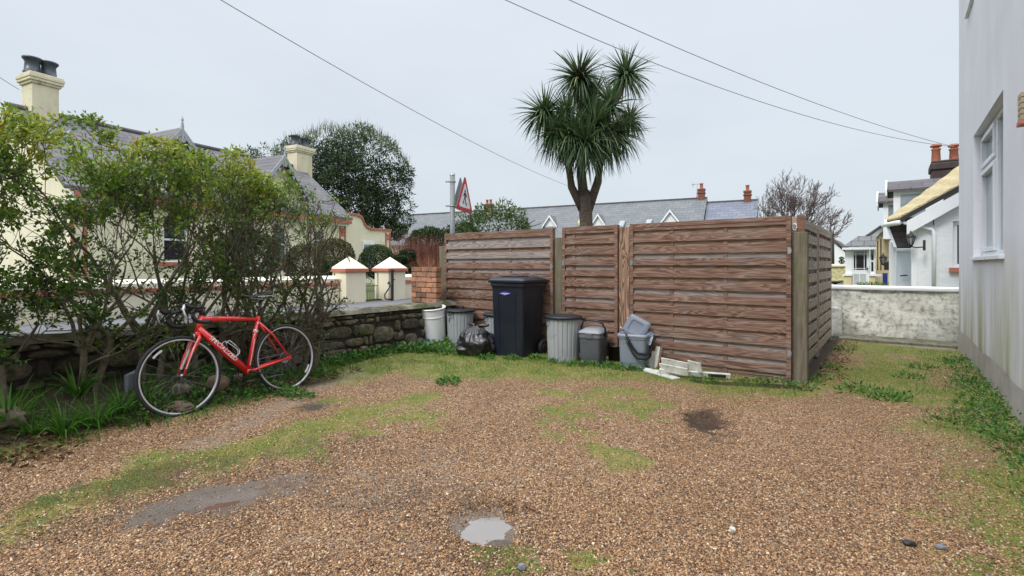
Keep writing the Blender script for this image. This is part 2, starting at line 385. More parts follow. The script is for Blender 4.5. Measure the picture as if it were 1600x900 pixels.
m_topbrown = leafmat('clipped_brown_leaves', [(0,(.028,.03,.010)),(.5,(.07,.07,.018)),(.9,(.12,.10,.028)),(1,(.16,.12,.03))], .5, .15)
m_palm = leafmat('palm_leaves', [(0,(.03,.06,.028)),(.5,(.085,.145,.06)),(.85,(.20,.27,.125)),(1,(.38,.31,.17))], .42, .2)
m_palmdead = leafmat('palm_seed_heads', [(0,(.05,.03,.018)),(1,(.14,.075,.04))], .7, .1)
m_grass = leafmat('grass', [(0,(.03,.09,.012)),(.5,(.085,.23,.022)),(.85,(.17,.31,.035)),(1,(.34,.30,.09))], .5, .3)
m_weed = leafmat('weeds', [(0,(.03,.09,.02)),(.5,(.085,.22,.038)),(1,(.20,.34,.065))], .45, .25)
m_litter = leafmat('dead_leaves', [(0,(.05,.025,.012)),(.5,(.12,.06,.025)),(1,(.26,.16,.07))], .7, .1)
# bicycle and bins
m_red = NT('red_frame_paint'); m_red.b.inputs['Coat Weight'].default_value = .8; m_red.b.inputs['Coat Roughness'].default_value = .08
m_red = m_red.out((.70,.022,.022), .32)
m_decal = simple('white_decal', (.8,.8,.8), None, 3, .4)
m_tyre = simple('black_rubber', (.014,.014,.016), (.02,.02,.022), 30, .7, .2, 200)
m_black = simple('black_plastic', (.012,.012,.014), (.018,.018,.02), 10, .42)
m_rim = simple('bright_alloy', (.72,.73,.75), (.6,.61,.63), 10, .32, metal=.55)
m_steel = simple('dull_steel', (.3,.3,.31), None, 10, .35, metal=.9)
m_bin = simple('navy_bin_plastic', (.0125,.0155,.026), (.017,.021,.034), 2.5, .36, .08, 300, dirt=(.035,.036,.04), dsc=5, dthr=(.62,.9))
m_greybin = simple('grey_bin_plastic', (.36,.385,.405), (.31,.33,.345), 4, .5, .05, 120, dirt=(.17,.16,.14), dsc=6, dthr=(.58,.85))
m_lidbin = simple('dark_bin_lid', (.012,.014,.019), (.02,.023,.03), 4, .42)
m_caddy = simple('dark_grey_caddy', (.115,.122,.14), (.09,.096,.112), 4, .45, dirt=(.06,.055,.05), dsc=7, dthr=(.6,.85))
m_caddylid = simple('mid_grey_caddy_lid', (.27,.285,.31), (.22,.235,.26), 4, .42, dirt=(.12,.115,.1), dsc=7, dthr=(.6,.85))
m_caddyblue = simple('blue_grey_caddy', (.25,.29,.36), (.21,.245,.305), 4, .45, dirt=(.12,.12,.12), dsc=6, dthr=(.58,.85))
m_caddylidblue = simple('blue_grey_caddy_lid', (.155,.18,.225), (.125,.145,.18), 4, .45)
m_whitebin = simple('white_bin_enamel', (.88,.89,.89), (.83,.84,.84), 3, .4, .03, dirt=(.36,.36,.33), dsc=5, dthr=(.58,.85))
m_bag = simple('black_polythene', (.010,.010,.012), (.014,.014,.017), 3, .27, .6, 16, spec=.6, bd=.02)
m_purple = simple('purple_sticker', (.11,.07,.42), None, 3, .4)
m_bluerag = simple('blue_plastic', (.02,.10,.28), (.03,.17,.36), 8, .45, .4, 30)
m_signred = simple('sign_red', (.52,.02,.03), None, 3, .35)
m_signwhite = simple('sign_white', (.74,.76,.78), None, 3, .35)
m_signback = simple('sign_back_grey', (.22,.245,.25), (.18,.2,.2), 5, .5)
m_boulder = simple('brown_boulder', (.23,.15,.105), (.13,.085,.06), 8, .85, .6, 30, dirt=(.07,.06,.045), dsc=9, dthr=(.55,.7))
m_slab = simple('grey_slab', (.2,.215,.25), (.14,.15,.17), 6, .7, .3)
m_iron = simple('black_iron', (.018,.017,.017), (.035,.025,.02), 20, .55)
m_doorblue = simple('pale_blue_door_paint', (.72,.78,.86), (.68,.74,.83), 2, .45)
m_ochre = simple('ochre_render', (.72,.60,.37), (.64,.52,.32), 4, .85, .3)
m_yellowwall = rendermat('yellow_stone_wall', (.60,.54,.31), (.38,.33,.19), (1,1,1), 5, (.45,.75), .6, bump=.9, bsc=9)
m_bluebox = simple('blue_box_plastic', (.015,.03,.25), None, 3, .4)
m_wire = simple('wire_sheath', (.06,.06,.06), None, 3, .6)
m_cable_pale = simple('pale_wire', (.32,.31,.27), None, 3, .6)
k = NT('puddle_water'); m_water = k.out(k.mix(k.noise(k.pos(), 5, 3), (.25,.235,.215), (.30,.28,.26)), .05, k.bump(k.noise(k.pos(), 6, 2), .02, .01), spec=.9)
k = NT('muddy_water'); m_water2 = k.out((.13,.075,.055), .14, spec=.5)

# ------------------------------------------------------------------ camera, sky, sun
cam = bpy.data.cameras.new('camera'); co = bpy.data.objects.new('camera', cam); col.objects.link(co)
co.location = (0,0,CH); co.rotation_euler = (R_(90),0,R_(37.3))
cam.sensor_width = 36; cam.lens = FOC/1600*36; cam.shift_y = -(450-HZ)/1600*1.0
cam.clip_start = .05; cam.clip_end = 2000
scene.camera = co
SUN_EL, SUN_AZ = 48, 200                         # soft overcast sun behind the viewer
wd = bpy.data.worlds.new('World'); scene.world = wd; wd.use_nodes = True
t = wd.node_tree; bg = t.nodes['Background']
sky = t.nodes.new('ShaderNodeTexSky'); sky.sky_type = 'NISHITA'; sky.sun_disc = False
sky.sun_elevation = R_(SUN_EL); sky.sun_rotation = R_(SUN_AZ); sky.air_density = 1.0; sky.dust_density = 4.0
tc = t.nodes.new('ShaderNodeTexCoord'); sp = t.nodes.new('ShaderNodeSeparateXYZ'); t.links.new(tc.outputs['Generated'], sp.inputs[0])
rp = t.nodes.new('ShaderNodeValToRGB'); t.links.new(sp.outputs[2], rp.inputs[0])     # overcast: bright overhead, paler at the horizon
e = rp.color_ramp.elements
while len(e) < 5: e.new(.5)
for i, (p_, c_) in enumerate([(0,(5.8,6.5,6.85)),(.12,(5.65,6.25,6.75)),(.50,(6.2,6.72,7.35)),(.66,(13,13.8,15)),(1,(24,24.8,26.5))]):
    e[i].position = p_; e[i].color = (*c_,1)
nz = t.nodes.new('ShaderNodeTexNoise'); nz.inputs['Scale'].default_value = 2.2; nz.inputs['Detail'].default_value = 6; nz.inputs['Roughness'].default_value = .55
mpv = t.nodes.new('ShaderNodeMapping'); mpv.inputs['Scale'].default_value = (1,1,3); t.links.new(tc.outputs['Generated'], mpv.inputs['Vector']); t.links.new(mpv.outputs[0], nz.inputs['Vector'])
cr = t.nodes.new('ShaderNodeValToRGB'); t.links.new(nz.outputs['Fac'], cr.inputs[0]); cr.color_ramp.elements[0].position = .3; cr.color_ramp.elements[0].color = (.95,.95,.96,1); cr.color_ramp.elements[1].position = .7; cr.color_ramp.elements[1].color = (1.04,1.035,1.03,1)
ml = t.nodes.new('ShaderNodeMix'); ml.data_type = 'RGBA'; ml.blend_type = 'MULTIPLY'; ml.inputs[0].default_value = 1
t.links.new(rp.outputs[0], ml.inputs[6]); t.links.new(cr.outputs[0], ml.inputs[7])
mx = t.nodes.new('ShaderNodeMix'); mx.data_type = 'RGBA'; mx.inputs[0].default_value = .92
t.links.new(sky.outputs[0], mx.inputs[6]); t.links.new(ml.outputs[2], mx.inputs[7]); t.links.new(mx.outputs[2], bg.inputs[0])
bg.inputs[1].default_value = .1
sl = bpy.data.lights.new('sun', 'SUN'); so = bpy.data.objects.new('sun', sl); col.objects.link(so)
sl.energy = 1.5; sl.angle = R_(15); sl.color = (1,.965,.92)
# light comes from over the viewer's left shoulder
az = math.radians(-94); el = R_(SUN_EL)
dv = Vector((math.cos(az)*math.cos(el), math.sin(az)*math.cos(el), math.sin(el)))
so.rotation_euler = dv.to_track_quat('Z','Y').to_euler(); so.location = (0,0,30)
sky.sun_rotation = math.atan2(dv.x, dv.y)
vs = scene.view_settings; vs.view_transform = 'Standard'; vs.look = 'None'; vs.exposure = 0.38; vs.gamma = 1

# ------------------------------------------------------------------ the ground
def sstep(a): a = np.clip(a, 0, 1); return a*a*(3-2*a)
PUD = gp(752,824); PUD2 = gp(345,779)
def fwd(x, y): return -SA*x+CA*y
def rgt(x, y): return CA*x+SA*y
def ell(x, y, px, py, ax, ay, nz=0.0, seed=0):
    """1 at the middle of a patch on the ground, 0 at its rim (half-axes across / along the line of sight, metres)"""
    c = gp(px, py); f0, r0 = fwd(c.x, c.y), rgt(c.x, c.y); L = math.hypot(f0, r0); dx, dy = r0/L, f0/L
    dr, df = rgt(x,y)-r0, fwd(x,y)-f0
    u = (dr*dy-df*dx)/ax; v = (dr*dx+df*dy)/ay
    q = 1-np.sqrt(u*u+v*v)
    return q+(fbm(x, y, 4, seed)-.5)*nz*1.7+(fbm(x, y, 17, seed+5, 3)-.5)*nz*.9
def strip(x, y, pts, w, nz=.5, seed=0):
    best = np.full(np.shape(x), 1e9); P = [gp(*p) for p in pts]
    for a, b in zip(P, P[1:]):
        vx, vy = b.x-a.x, b.y-a.y; tt = np.clip(((x-a.x)*vx+(y-a.y)*vy)/(vx*vx+vy*vy), 0, 1)
        best = np.minimum(best, np.hypot(x-a.x-tt*vx, y-a.y-tt*vy))
    return 1-best/w+(fbm(x, y, 3.5, seed)-.5)*nz
def poly(x, y, pts, soft=.2, seed=0, jit=.25):
    """signed distance (inside positive) to a ground polygon, softened"""
    P = [gp(*p) for p in pts]; x = x+(fbm(x,y,3,seed)-.5)*jit*2; y = y+(fbm(x,y,3,seed+9)-.5)*jit*2
    ins = np.zeros(np.shape(x), bool); best = np.full(np.shape(x), 1e9)
    for a, b in zip(P, P[1:]+P[:1]):
        vx, vy = b.x-a.x, b.y-a.y; tt = np.clip(((x-a.x)*vx+(y-a.y)*vy)/(vx*vx+vy*vy+1e-9), 0, 1)
        best = np.minimum(best, np.hypot(x-a.x-tt*vx, y-a.y-tt*vy))
        c = ((a.y > y) != (b.y > y)) & (x < (b.x-a.x)*(y-a.y)/((b.y-a.y) or 1e-9)+a.x); ins ^= c
    return np.clip(np.where(ins, best, -best)/soft*.5+.5, 0, 1)
def zg(x, y):
    x = np.asarray(x, float); y = np.asarray(y, float)
    z = .21*sstep((-4.35-x)/.95)*sstep((3.1-y)/1.1)
    z = z+.035*(fbm(x, y, .8, 3)-.5)+.016*(fbm(x, y, 4, 5)-.5)
    z = z-.045*np.clip(ell(x,y,756,817,.25,.20,.7,4)*1.4, 0, 1)-.02*np.clip(ell(x,y,330,780,.62,.42,.4,5), 0, 1)-.022*np.clip(ell(x,y,348,777,.26,.11,.3,7)*1.4, 0, 1)
    z = z-.03*np.clip(ell(x,y,1112,661,.22,.3,.6,6)*1.5, 0, 1)
    z = z+.05*sstep((x-.35)/.4)*sstep((9-y)/1.0)*fbm(x,y,2,8)
    return z
MOSSY = [(-60,858),(90,790),(250,728),(420,686),(560,642),(665,618)]
BINS = [(505,582),(560,552),(640,530),(760,535),(900,550),(1000,565),(1150,590),(1235,600),(1228,618),(1100,608),(1000,595),(900,592),(800,588),(700,592),(610,582),(540,604)]
PASS = [(1050,604),(1160,618),(1240,634),(1330,632),(1400,641),(1460,690),(1520,770),(1550,900),(1720,900),(1720,540),(1490,546),(1320,532),(1258,600)]
VERGE = [(-80,745),(60,712),(130,690),(220,658),(300,655),(350,640),(480,604),(560,572),(640,552),(640,540),(500,560),(300,580),(0,600),(-80,640)]
def masks(x, y):
    pt = .66+.95*sstep((fbm(x,y,2.6,61)-.36)/.28)*.55
    moss = np.clip(strip(x,y,MOSSY,.40,1.6,1), 0, 1)*.85*pt
    moss = np.maximum(moss, np.clip(ell(x,y,940,626,.66,.60,1.0,2)*2.0, 0, .9)*pt)
    moss = np.maximum(moss, poly(x,y,BINS,.28,3)*.9)
    moss = np.maximum(moss, poly(x,y,PASS,.35,4,.3)*(.30+.75*sstep((fbm(x,y,2.4,14)-.3)/.35)))
    for a in ((955,712,.16,.25),(885,668,.2,.3),(820,882,.2,.12),(900,872,.16,.08),(610,655,.4,.35),(1560,850,.25,.4),(720,588,.2,.2),(480,690,.3,.3),(520,625,.15,.1)):
        moss = np.maximum(moss, np.clip(ell(x,y,*a,1.6,a[0])*1.4, 0, .65))
    moss = np.maximum(moss, poly(x,y,VERGE,.2,6,.12)*.75)
    mud = np.clip(ell(x,y,300,782,.40,.22,.8,21)*1.7, 0, .95)
    mud = np.maximum(mud, np.clip(ell(x,y,420,762,.40,.18,1.0,22)*1.2, 0, .6))
    mud = np.maximum(mud, np.clip(ell(x,y,765,815,.20,.21,.7,23)*1.5, 0, .85))
    mud = np.maximum(mud, np.clip(strip(x,y,[(320,690),(430,640),(520,598),(560,580)],.2,1.2,24), 0, .42))
    mud = np.maximum(mud, np.clip(ell(x,y,640,760,.5,.5,1.4,25), 0, .35))
    mud = np.maximum(mud, np.clip(ell(x,y,495,633,.16,.2,.8,27)*1.6, 0, .8))
    mud = np.maximum(mud, sstep((y-9.2)/.5)*sstep((x+.3)/.4)*.7)
    soil = sstep((-4.35-x)/.5)*sstep((3.6-y)/.9)*.85
    soil = np.maximum(soil, sstep((-.55-x)/.25)*sstep((y-5.95)/.2)*.8)
    soil = np.maximum(soil, np.clip(strip(x,y,[(1090,596),(1235,604)],.14,.5,29), 0, .9))
    damp = np.clip(ell(x,y,1112,661,.24,.36,.9,6)*2.5, 0, 1)
    damp = np.maximum(damp, np.clip(ell(x,y,752,835,.42,.5,.9,31)*1.1, 0, .55))
    damp = np.maximum(damp, np.clip(ell(x,y,495,633,.2,.22,.8,27)*1.7, 0, .9))
    damp = np.maximum(damp, np.clip(ell(x,y,622,780,.25,.25,1.2,33)*1.4, 0, .5))
    damp = np.maximum(damp, np.clip(ell(x,y,330,782,.8,.5,.8,34)*1.0, 0, .5))
    damp = np.maximum(damp, np.clip(ell(x,y,225,750,.55,.3,.9,35)*1.2, 0, .6))
    damp = np.maximum(damp, np.clip(ell(x,y,540,700,.5,.4,1.0,36), 0, .4))
    return moss, mud, soil, damp

def ground_sheet():
    gx = np.arange(-5.72, 2.3, .03); gy = np.arange(-4, 10.5, .03)
    X, Y = np.meshgrid(gx, gy); nx, ny = len(gx), len(gy); x, y = X.ravel(), Y.ravel()
    v = np.stack([x, y, zg(x,y)], 1)
    i = np.arange(nx-1)[None,:]+np.arange(ny-1)[:,None]*nx; i = i.ravel()
    f = np.stack([i, i+1, i+nx+1, i+nx], 1)
    o = npmesh('gravel_yard', v, f, np.full(len(v), .5), m_gravel, smooth=True)
    for n, a in zip(('moss','mud','soil','damp'), masks(x, y)):
        o.data.attributes.new(n, 'FLOAT', 'POINT').data.foreach_set('value', a.astype(np.float32))
    kind(o, 'structure')
ground_sheet()
b = MB(); S = 900
b.add([(-S,-S,-.12),(S,-S,-.12),(S,S,-.12),(-S,S,-.12)], [(0,1,2,3)])
kind(b.build('ground', m_lawn, recalc=False), 'structure')
b = MB(); b.box(-7.42, -5.86, -30, 10.5, .2, .575); kind(b.build('pavement', m_tarmac), 'structure')
b = MB(); b.box(-120, -7.43, -30, 10.5, .2, .60); b.box(-120, 120, 10.62, 160, -.05, .42); kind(b.build('lawn', m_lawn), 'structure')
b = MB(); b.box(-.7, 6, 9.72, 10.3, -.1, .035); kind(b.build('path', m_cope, bevel=.01), 'structure')

def puddle(name, mat, px, py, ax, ay, z, seed):
    c = gp(px, py); f0, r0 = fwd(c.x, c.y), rgt(c.x, c.y); L = math.hypot(f0, r0); d = (r0/L, f0/L); n = 90; pts = []
    g = np.random.default_rng(seed); ph = g.uniform(0, 6.28, 4)
    for i in range(n):
        a = 2*math.pi*i/n; w = 1+.13*math.sin(2*a+ph[0])+.11*math.sin(3*a+ph[1])+.07*math.sin(7*a+ph[2])+.05*math.sin(11*a+ph[3])+.02*math.sin(23*a+ph[1])
        u, v = ax*w*math.cos(a), ay*w*math.sin(a)
        q = W(r0+u*d[1]+v*d[0], f0-u*d[0]+v*d[1]); pts.append((q.x, q.y, z))
    b = MB(); b.add(pts, [tuple(range(n))]); o = b.build(name, mat, recalc=False); kind(o, 'structure')
zc = lambda px, py: float(zg(gp(px,py).x, gp(px,py).y))
puddle('puddle', m_water, 756, 817, .20, .16, zc(756,817)+.007, 2)
puddle('puddle', m_water2, 348, 777, .20, .085, zc(348,777)+.005, 4)

# ------------------------------------------------------------------ loose gravel, grass, weeds (uncountable)
def in_view(n, d0, d1, g, power=1.0, margin=1.06):
    f = d0+(d1-d0)*g.random(n)**power; r = (g.random(n)*2-1)*f*margin*800/FOC
    return CA*r-SA*f, SA*r+CA*f, f
def yard(x, y): return (x > -5.5) & (x < .74) & ~((y > 5.85) & (x < -.80)) & (y < 9.7)
g = np.random.default_rng(5)
ico_v = None
def pebbles():
    t_ = (1+5**.5)/2
    iv = np.array([(-1,t_,0),(1,t_,0),(-1,-t_,0),(1,-t_,0),(0,-1,t_),(0,1,t_),(0,-1,-t_),(0,1,-t_),(t_,0,-1),(t_,0,1),(-t_,0,-1),(-t_,0,1)])/math.hypot(1,t_)
    fc = np.array([(0,11,5),(0,5,1),(0,1,7),(0,7,10),(0,10,11),(1,5,9),(5,11,4),(11,10,2),(10,7,6),(7,1,8),(3,9,4),(3,4,2),(3,2,6),(3,6,8),(3,8,9),(4,9,5),(2,4,11),(6,2,10),(8,6,7),(9,8,1)])
    x, y, f = in_view(230000, 1.7, 6.6, g, 1.5)
    mo, mu, so_, da = masks(x, y)
    k_ = yard(x, y) & (g.random(len(x)) > np.clip(mu*1.25-.5*(fbm(x,y,14,91)-.5), 0, .93)) & (g.random(len(x)) > np.clip(mo*1.0, 0, .62)) & (so_ < .3) & (da < .6)
    x, y, f = x[k_], y[k_], f[k_]; n = len(x)
    s = g.uniform(.0024, .0052, n)*np.where(g.random(n) < .02, 1.7, 1)
    v = iv[None]*(1+.28*g.normal(size=(n,12,1)).clip(-1.2,1.2))
    v = v*np.stack([s*g.uniform(.9,1.5,n), s*g.uniform(.7,1.1,n), s*g.uniform(.5,.85,n)], 1)[:,None]
    a = g.uniform(0, 6.283, n); c_, s_ = np.cos(a)[:,None], np.sin(a)[:,None]; tl = g.normal(size=(n,1))*.35
    vx, vy, vz = v[...,0]*c_-v[...,1]*s_, v[...,0]*s_+v[...,1]*c_, v[...,2]
    vz = vz+vx*tl
    p = np.stack([vx+x[:,None], vy+y[:,None], vz+(zg(x,y)+s*.25)[:,None]], -1).reshape(-1,3)
    fs = (fc[None]+(np.arange(n)*12)[:,None,None]).reshape(-1,3)
    kk = NT('pebbles')
    c = kk.ramp(kk.attr(), [(0,(.05,.026,.015)),(.15,(.13,.064,.033)),(.36,(.27,.145,.069)),(.62,(.42,.24,.117)),(.83,(.55,.352,.187)),(.89,(.18,.145,.12)),(1,(.80,.63,.43))])
    kk.out(c, .6, spec=.4)
    kind(npmesh('gravel', p, fs, np.repeat(g.random(n), 12), kk.m, smooth=True), 'stuff')
pebbles()

def blades(x, y, lo, hi, w, g, tone0=0, tone1=1, lean=.8, name=None, mat=None, droop=.35, nseg=3):
    n = len(x); P = np.stack([x, y, zg(x,y)-.004], 1)
    a = g.uniform(0, 6.283, n); q = g.uniform(.1, lean, n)
    D = np.stack([np.cos(a)*q, np.sin(a)*q, np.ones(n)], 1)
    return kind(straps(name, P, D, g.uniform(lo, hi, n), g.uniform(.6,1.2,n)*w, g.uniform(.1,droop,n), g.uniform(tone0,tone1,n), mat, nseg=nseg, seed=int(g.integers(1e6))), 'stuff')
xs, ys = [], []
x, y, f = in_view(420000, 1.8, 11.5, g, .8)
mo, mu, so_, da = masks(x, y); cl = fbm(x, y, 7, 41)
k_ = yard(x, y) & (g.random(len(x)) < np.clip((mo-.30)*1.4, 0, 1)*np.clip((cl-.36)*5, 0, 1)*.95)
blades(x[k_], y[k_],   .010, .034, .0042, g, .3, .95, 1.2, 'grass', m_grass, nseg=2)
# longer grass along the verge under the hedge, in front of the bins and along the house
vg = poly(x,y,VERGE,.2,6,.12)
k_ = yard(x, y) & (g.random(len(x)) < vg*np.clip((fbm(x,y,4,51)-.36)*4, 0, 1)*.35)
blades(x[k_], y[k_], .04, .13, .007, g, .0, .8, .9, 'long_grass', m_grass)
xg, yg, fg = in_view(300000, 2.5, 11, g, .8)
pz_ = np.maximum(poly(xg,yg,PASS,.35,4,.3)*np.clip((xg+.1)/.7,.12,1)*.55, poly(xg,yg,BINS,.28,3)*.8)
k_ = yard(xg, yg) & (g.random(len(xg)) < pz_*np.clip((fbm(xg,yg,5,71)-.40)*5, 0, 1)*.8)
blades(xg[k_], yg[k_], .02, .07, .005, g, .38, .86, 1.0, 'short_grass', m_grass, nseg=2)
def clump_leaves(name, mat, pts, n, spread, L, Wd, h, g, up=.7):
    P = []; D = []
    for p in pts:
        a = g.uniform(0, 6.283, n); r = np.sqrt(g.random(n))*spread; xx = p.x+r*np.cos(a); yy = p.y+r*np.sin(a)
        ok = (xx < .755) & (xx > -5.55) & ~((yy > 5.84) & (xx < -.68)); xx, yy, r, a = xx[ok], yy[ok], r[ok], a[ok]
        P.append(np.stack([xx, yy, zg(xx,yy)+g.random(len(xx))**1.3*h*(1-(r/spread)**2*.7)], 1))
        D.append(np.stack([np.cos(a+g.normal(size=len(a))*.8), np.sin(a+g.normal(size=len(a))*.8), g.uniform(-.2,up*2,len(a))], 1))
    P = np.concatenate(P); D = np.concatenate(D); m = len(P)
    return kind(leaves(name, P, D, g.uniform(.6,1.2,m)*L, g.uniform(.6,1.1,m)*Wd, g.random(m), mat, seed=3), 'stuff')
wp = [ox(px, py, X) for px, py, X in ()]
wall_w = [Vector((.70-.10*random.random()**2*2, Y, 0)) for Y in np.arange(3.55, 8.6, .11)]
clump_leaves('weeds', m_weed, wall_w, 30, .15, .04, .019, .07, g)
clump_leaves('weeds', m_weed, [gp(px,py) for px, py in ((1590,690),(1560,665),(1530,640),(1535,655),(1515,655),(1500,665),(1480,662),(1560,690),(1580,700),(1550,640),(1525,612),(1530,628),(1510,600))], 90, .17, .034, .016, .13, g)
clump_leaves('weeds', m_weed, [gp(px,py) for px, py in ((1262,598),(1275,590),(1290,575),(1250,606),(1330,612),(1345,608),(1390,625),(1375,622),(1400,618),(1420,590),(1300,545),(1500,570),(1440,575),(1210,598),(1100,594),(1180,597))], 60, .15, .05, .022, .045, g)
clump_leaves('weeds', m_weed, [gp(px,py) for px, py in ((516,572),(532,568),(548,565),(560,560),(578,556),(590,556),(605,552),(618,550),(640,550),(655,548),(668,550),(685,548),(700,552),(690,540),(675,545),(705,540),(570,548),(600,545))], 150, .16, .065, .03, .13, g)
clump_leaves('weeds', m_weed, [gp(px,py) for px, py in ((760,560),(800,562),(840,561),(870,566),(900,571),(920,572),(950,574),(975,578),(1000,579),(700,600),(702,597),(470,622),(455,618))], 120, .11, .045, .02, .06, g)
clump_leaves('ground_ivy', m_weed, [gp(px,py,.1) for px, py in ((300,622),(320,615),(350,600),(380,596),(400,592),(420,585),(440,582),(460,575),(480,570),(500,572),(430,600),(370,612),(300,600),(250,630),(225,640))], 130, .17, .05, .028, .06, g)
clump_leaves('leaf_litter', m_litter, [gp(px,py,.05) for px, py in ((40,690),(60,685),(20,700),(80,692),(55,705),(200,650),(100,672),(360,612),(400,606),(440,600),(500,583),(470,592),(540,573))], 60, .18, .045, .028, .02, g, .15)
clump_leaves('leaf_litter', m_litter, [Vector((-.62+.1*random.random(), Y, 0)) for Y in np.arange(6.2,9.5,.2)], 26, .16, .035, .022, .015, g, .15)
# strap-leaved plants under the hedge
def strap_plant(px, py, n, L, z, label, seed, w=.02):
    gg = np.random.default_rng(seed); p = gp(px, py, z); p.z = float(zg(p.x,p.y))
    t_ = thing('strap_leaf_plant', label, 'plant', p, 0, 'strap-leaved plants under the hedge')
    a = gg.uniform(0, 6.283, n); q = gg.uniform(.15, 1.0, n)
    P = np.stack([np.cos(a)*.05*gg.random(n), np.sin(a)*.05*gg.random(n), np.full(n,-.01)], 1)
    D = np.stack([np.cos(a)*q, np.sin(a)*q, np.ones(n)], 1)
    straps('leaf_clump', P, D, gg.uniform(.6,1.1,n)*L, gg.uniform(.6,1.1,n)*w, gg.uniform(.15,.45,n), gg.uniform(.05,.75,n), m_grass, t_, nseg=5, seed=seed)
strap_plant(12, 655, 60, .40, .16, 'broad strap leaved plant at the far left foot of the hedge', 1, .028)
strap_plant(100, 655, 70, .34, .14, 'dense clump of arching grass leaves below the forked hedge trunk', 2, .014)
strap_plant(150, 645, 80, .34, .14, 'biggest clump of bright strap leaves between two hedge trunks left of the bicycle', 3, .017)
strap_plant(190, 632, 70, .33, .14, 'strap leaved clump just left of the bicycle front wheel', 4, .016)
strap_plant(120, 615, 36, .38, .2, 'upright dark strap leaves against the stone wall behind the left hedge trunks', 5, .03)
strap_plant(230, 612, 40, .26, .18, 'small strap leaved tuft behind the bicycle front tyre', 6, .014)
strap_plant(50, 668, 50, .26, .1, 'low grassy tuft beside dead leaves at the lower left', 7, .012)

# ------------------------------------------------------------------ fences
FY, FX = 5.914, -.82
def panel(label, loc, rotz, w, h, mat, group, battens, rows=11, z0=.03, greys=(), cap=True, brackets=()):
    t_ = thing('slatted_fence', label, 'fence', loc, rotz, group)
    p = h/rows*.985
    fb, bb = MB(), MB()
    for i in range(rows):
        z = z0+i*p
        fb.tone = 1.0+random.random() if i in greys else random.random()
        j = random.uniform(-.003,.003)
        fb.box(.04, w-.04, -.036+j, -.019+j, z+.045, z+.045+p*(.60 if mat is m_wood else .68))
    for i in range(rows):
        z = z0+i*p; bb.tone = random.random() if random.random() > .3 else 1+random.random()*.6
        bb.box(.04, w-.04, -.006, .010, z-.03 if i else z, z+.075)
    fb.build('front_slats', mat, t_, bevel=.003); bb.build('rear_slats', m_woodpale if mat is m_wood else m_wood, t_, bevel=.003)  # side panels: darker wood puts recess shade into the rear boards' colour
    for xb in battens:
        b = MB(); b.tone = random.random(); b.box(xb-.024, xb+.024, -.0188, -.0062, z0, h-.06); b.build('batten', mat, t_)
    for x0 in (0, w-.045):
        b = MB(); b.tone = random.random(); b.box(x0, x0+.045, -.042, .03, z0-.02, h); o = b.build('side_rail', mat, t_, bevel=.003)
    b = MB(); b.tone = random.random(); b.box(.0455, w-.0455, -.04, .03, h-.052, h-.002); b.build('top_rail', mat, t_, bevel=.003)
    for bx, bz in brackets:
        b = MB(); b.box(bx-.014, bx+.014, -.047, -.043, bz-.035, bz+.035); b.box(bx+.0145, bx+.022, -.047, -.02, bz-.02, bz+.02); b.build('bracket', m_metal, t_)
    return t_
G1 = 'brown slatted panels of the front fence'
xl = lambda px: oy(px, 414, FY).x
panel('leftmost front fence panel with two grey weathered boards near its top, behind the wheelie bin', (-5.876,FY,0), 0, xl(866)+5.876, 1.735, m_wood, G1, (.62,1.35), greys=(8,9), brackets=((xl(866)+5.876-.02,1.2),))
panel('narrow front fence panel between the green mossy post and the grained post', (xl(880.5),FY,0), 0, xl(967)-xl(880.5), 1.735, m_wood, G1, (.17,), rows=12, brackets=((.02,1.25),))
panel('widest and nearest front fence panel of reddish brown boards, right of the open caddy', (xl(986),FY,0), 0, -.835-xl(986), 1.735, m_wood, G1, (.52,1.13), rows=12, brackets=((-.835-xl(986)-.018,1.37),(-.835-xl(986)-.018,.3),(.02,1.25)))
G2 = 'pale slatted panels of the side fence'
panel('nearer side fence panel of pale boards with gaps, running back from the corner post', (FX,FY+.13,0), R_(90), 1.62, 1.735, m_woodside, G2, (.5,1.05))
panel('farther side fence panel of pale boards with gaps, ending near the white wall', (FX,FY+1.85,0), R_(90), 1.75, 1.75, m_woodside, G2, (.55,1.15))
def post(label, x0, x1, y0, y1, h, mat, top=0, rot=0):
    t_ = thing('fence_post', label, 'fence post', ((x0+x1)/2,(y0+y1)/2,0), rot, 'posts of the wooden fence')
    b = MB(); b.tone = random.random(); w, d = (x1-x0)/2, (y1-y0)/2
    b.taper([(-w,-d,-.1),(w,-d,-.1),(w,d,-.1),(-w,d,-.1)], [(-w,-d,h),(w,-d,h+top),(w,d,h+top),(-w,d,h)])
    b.build('shaft', mat, t_, bevel=.006)
    return t_
post('square mossy corner post where the front fence meets the side fence', -.81, -.69, FY-.03, FY+.09, 1.56, m_post)
c_ = thing('corner_batten', 'brown upright batten with a white ring, standing above the mossy corner post', 'batten', (-.765,FY+.125,0))
b = MB(); b.box(-.035,.035,-.03,-.002,1.3,1.745); b.build('shaft', m_postbrown, c_); b = MB(); b.tube([(-.052+.018*math.cos(a),-.06,1.62+.035*math.sin(a)) for a in np.linspace(0,6.28,14)], .006, 6); b.build('rope_ring', m_white, c_)
post('tall green mossy post between the leftmost panel and the narrow panel', xl(867.5), xl(879), FY-.015, FY+.10, 1.60, m_post)
post('short dull post at the left end of the front fence beside the brick pier', xl(687.5), xl(696), FY-.02, FY+.08, 1.53, m_post)
post('thin dark post between the two side fence panels', FX-.06, FX+.035, FY+1.755, FY+1.845, 1.75, m_postbrown)
post('thin dark post at the far end of the side fence', FX-.06, FX+.035, FY+3.61, FY+3.70, 1.66, m_postbrown)
pw = thing('fence_post', 'wide brown post with bold wavy grain between the narrow and the widest panel', 'fence post', ((xl(968)+xl(985.5))/2,FY,0), 0, 'posts of the wooden fence')
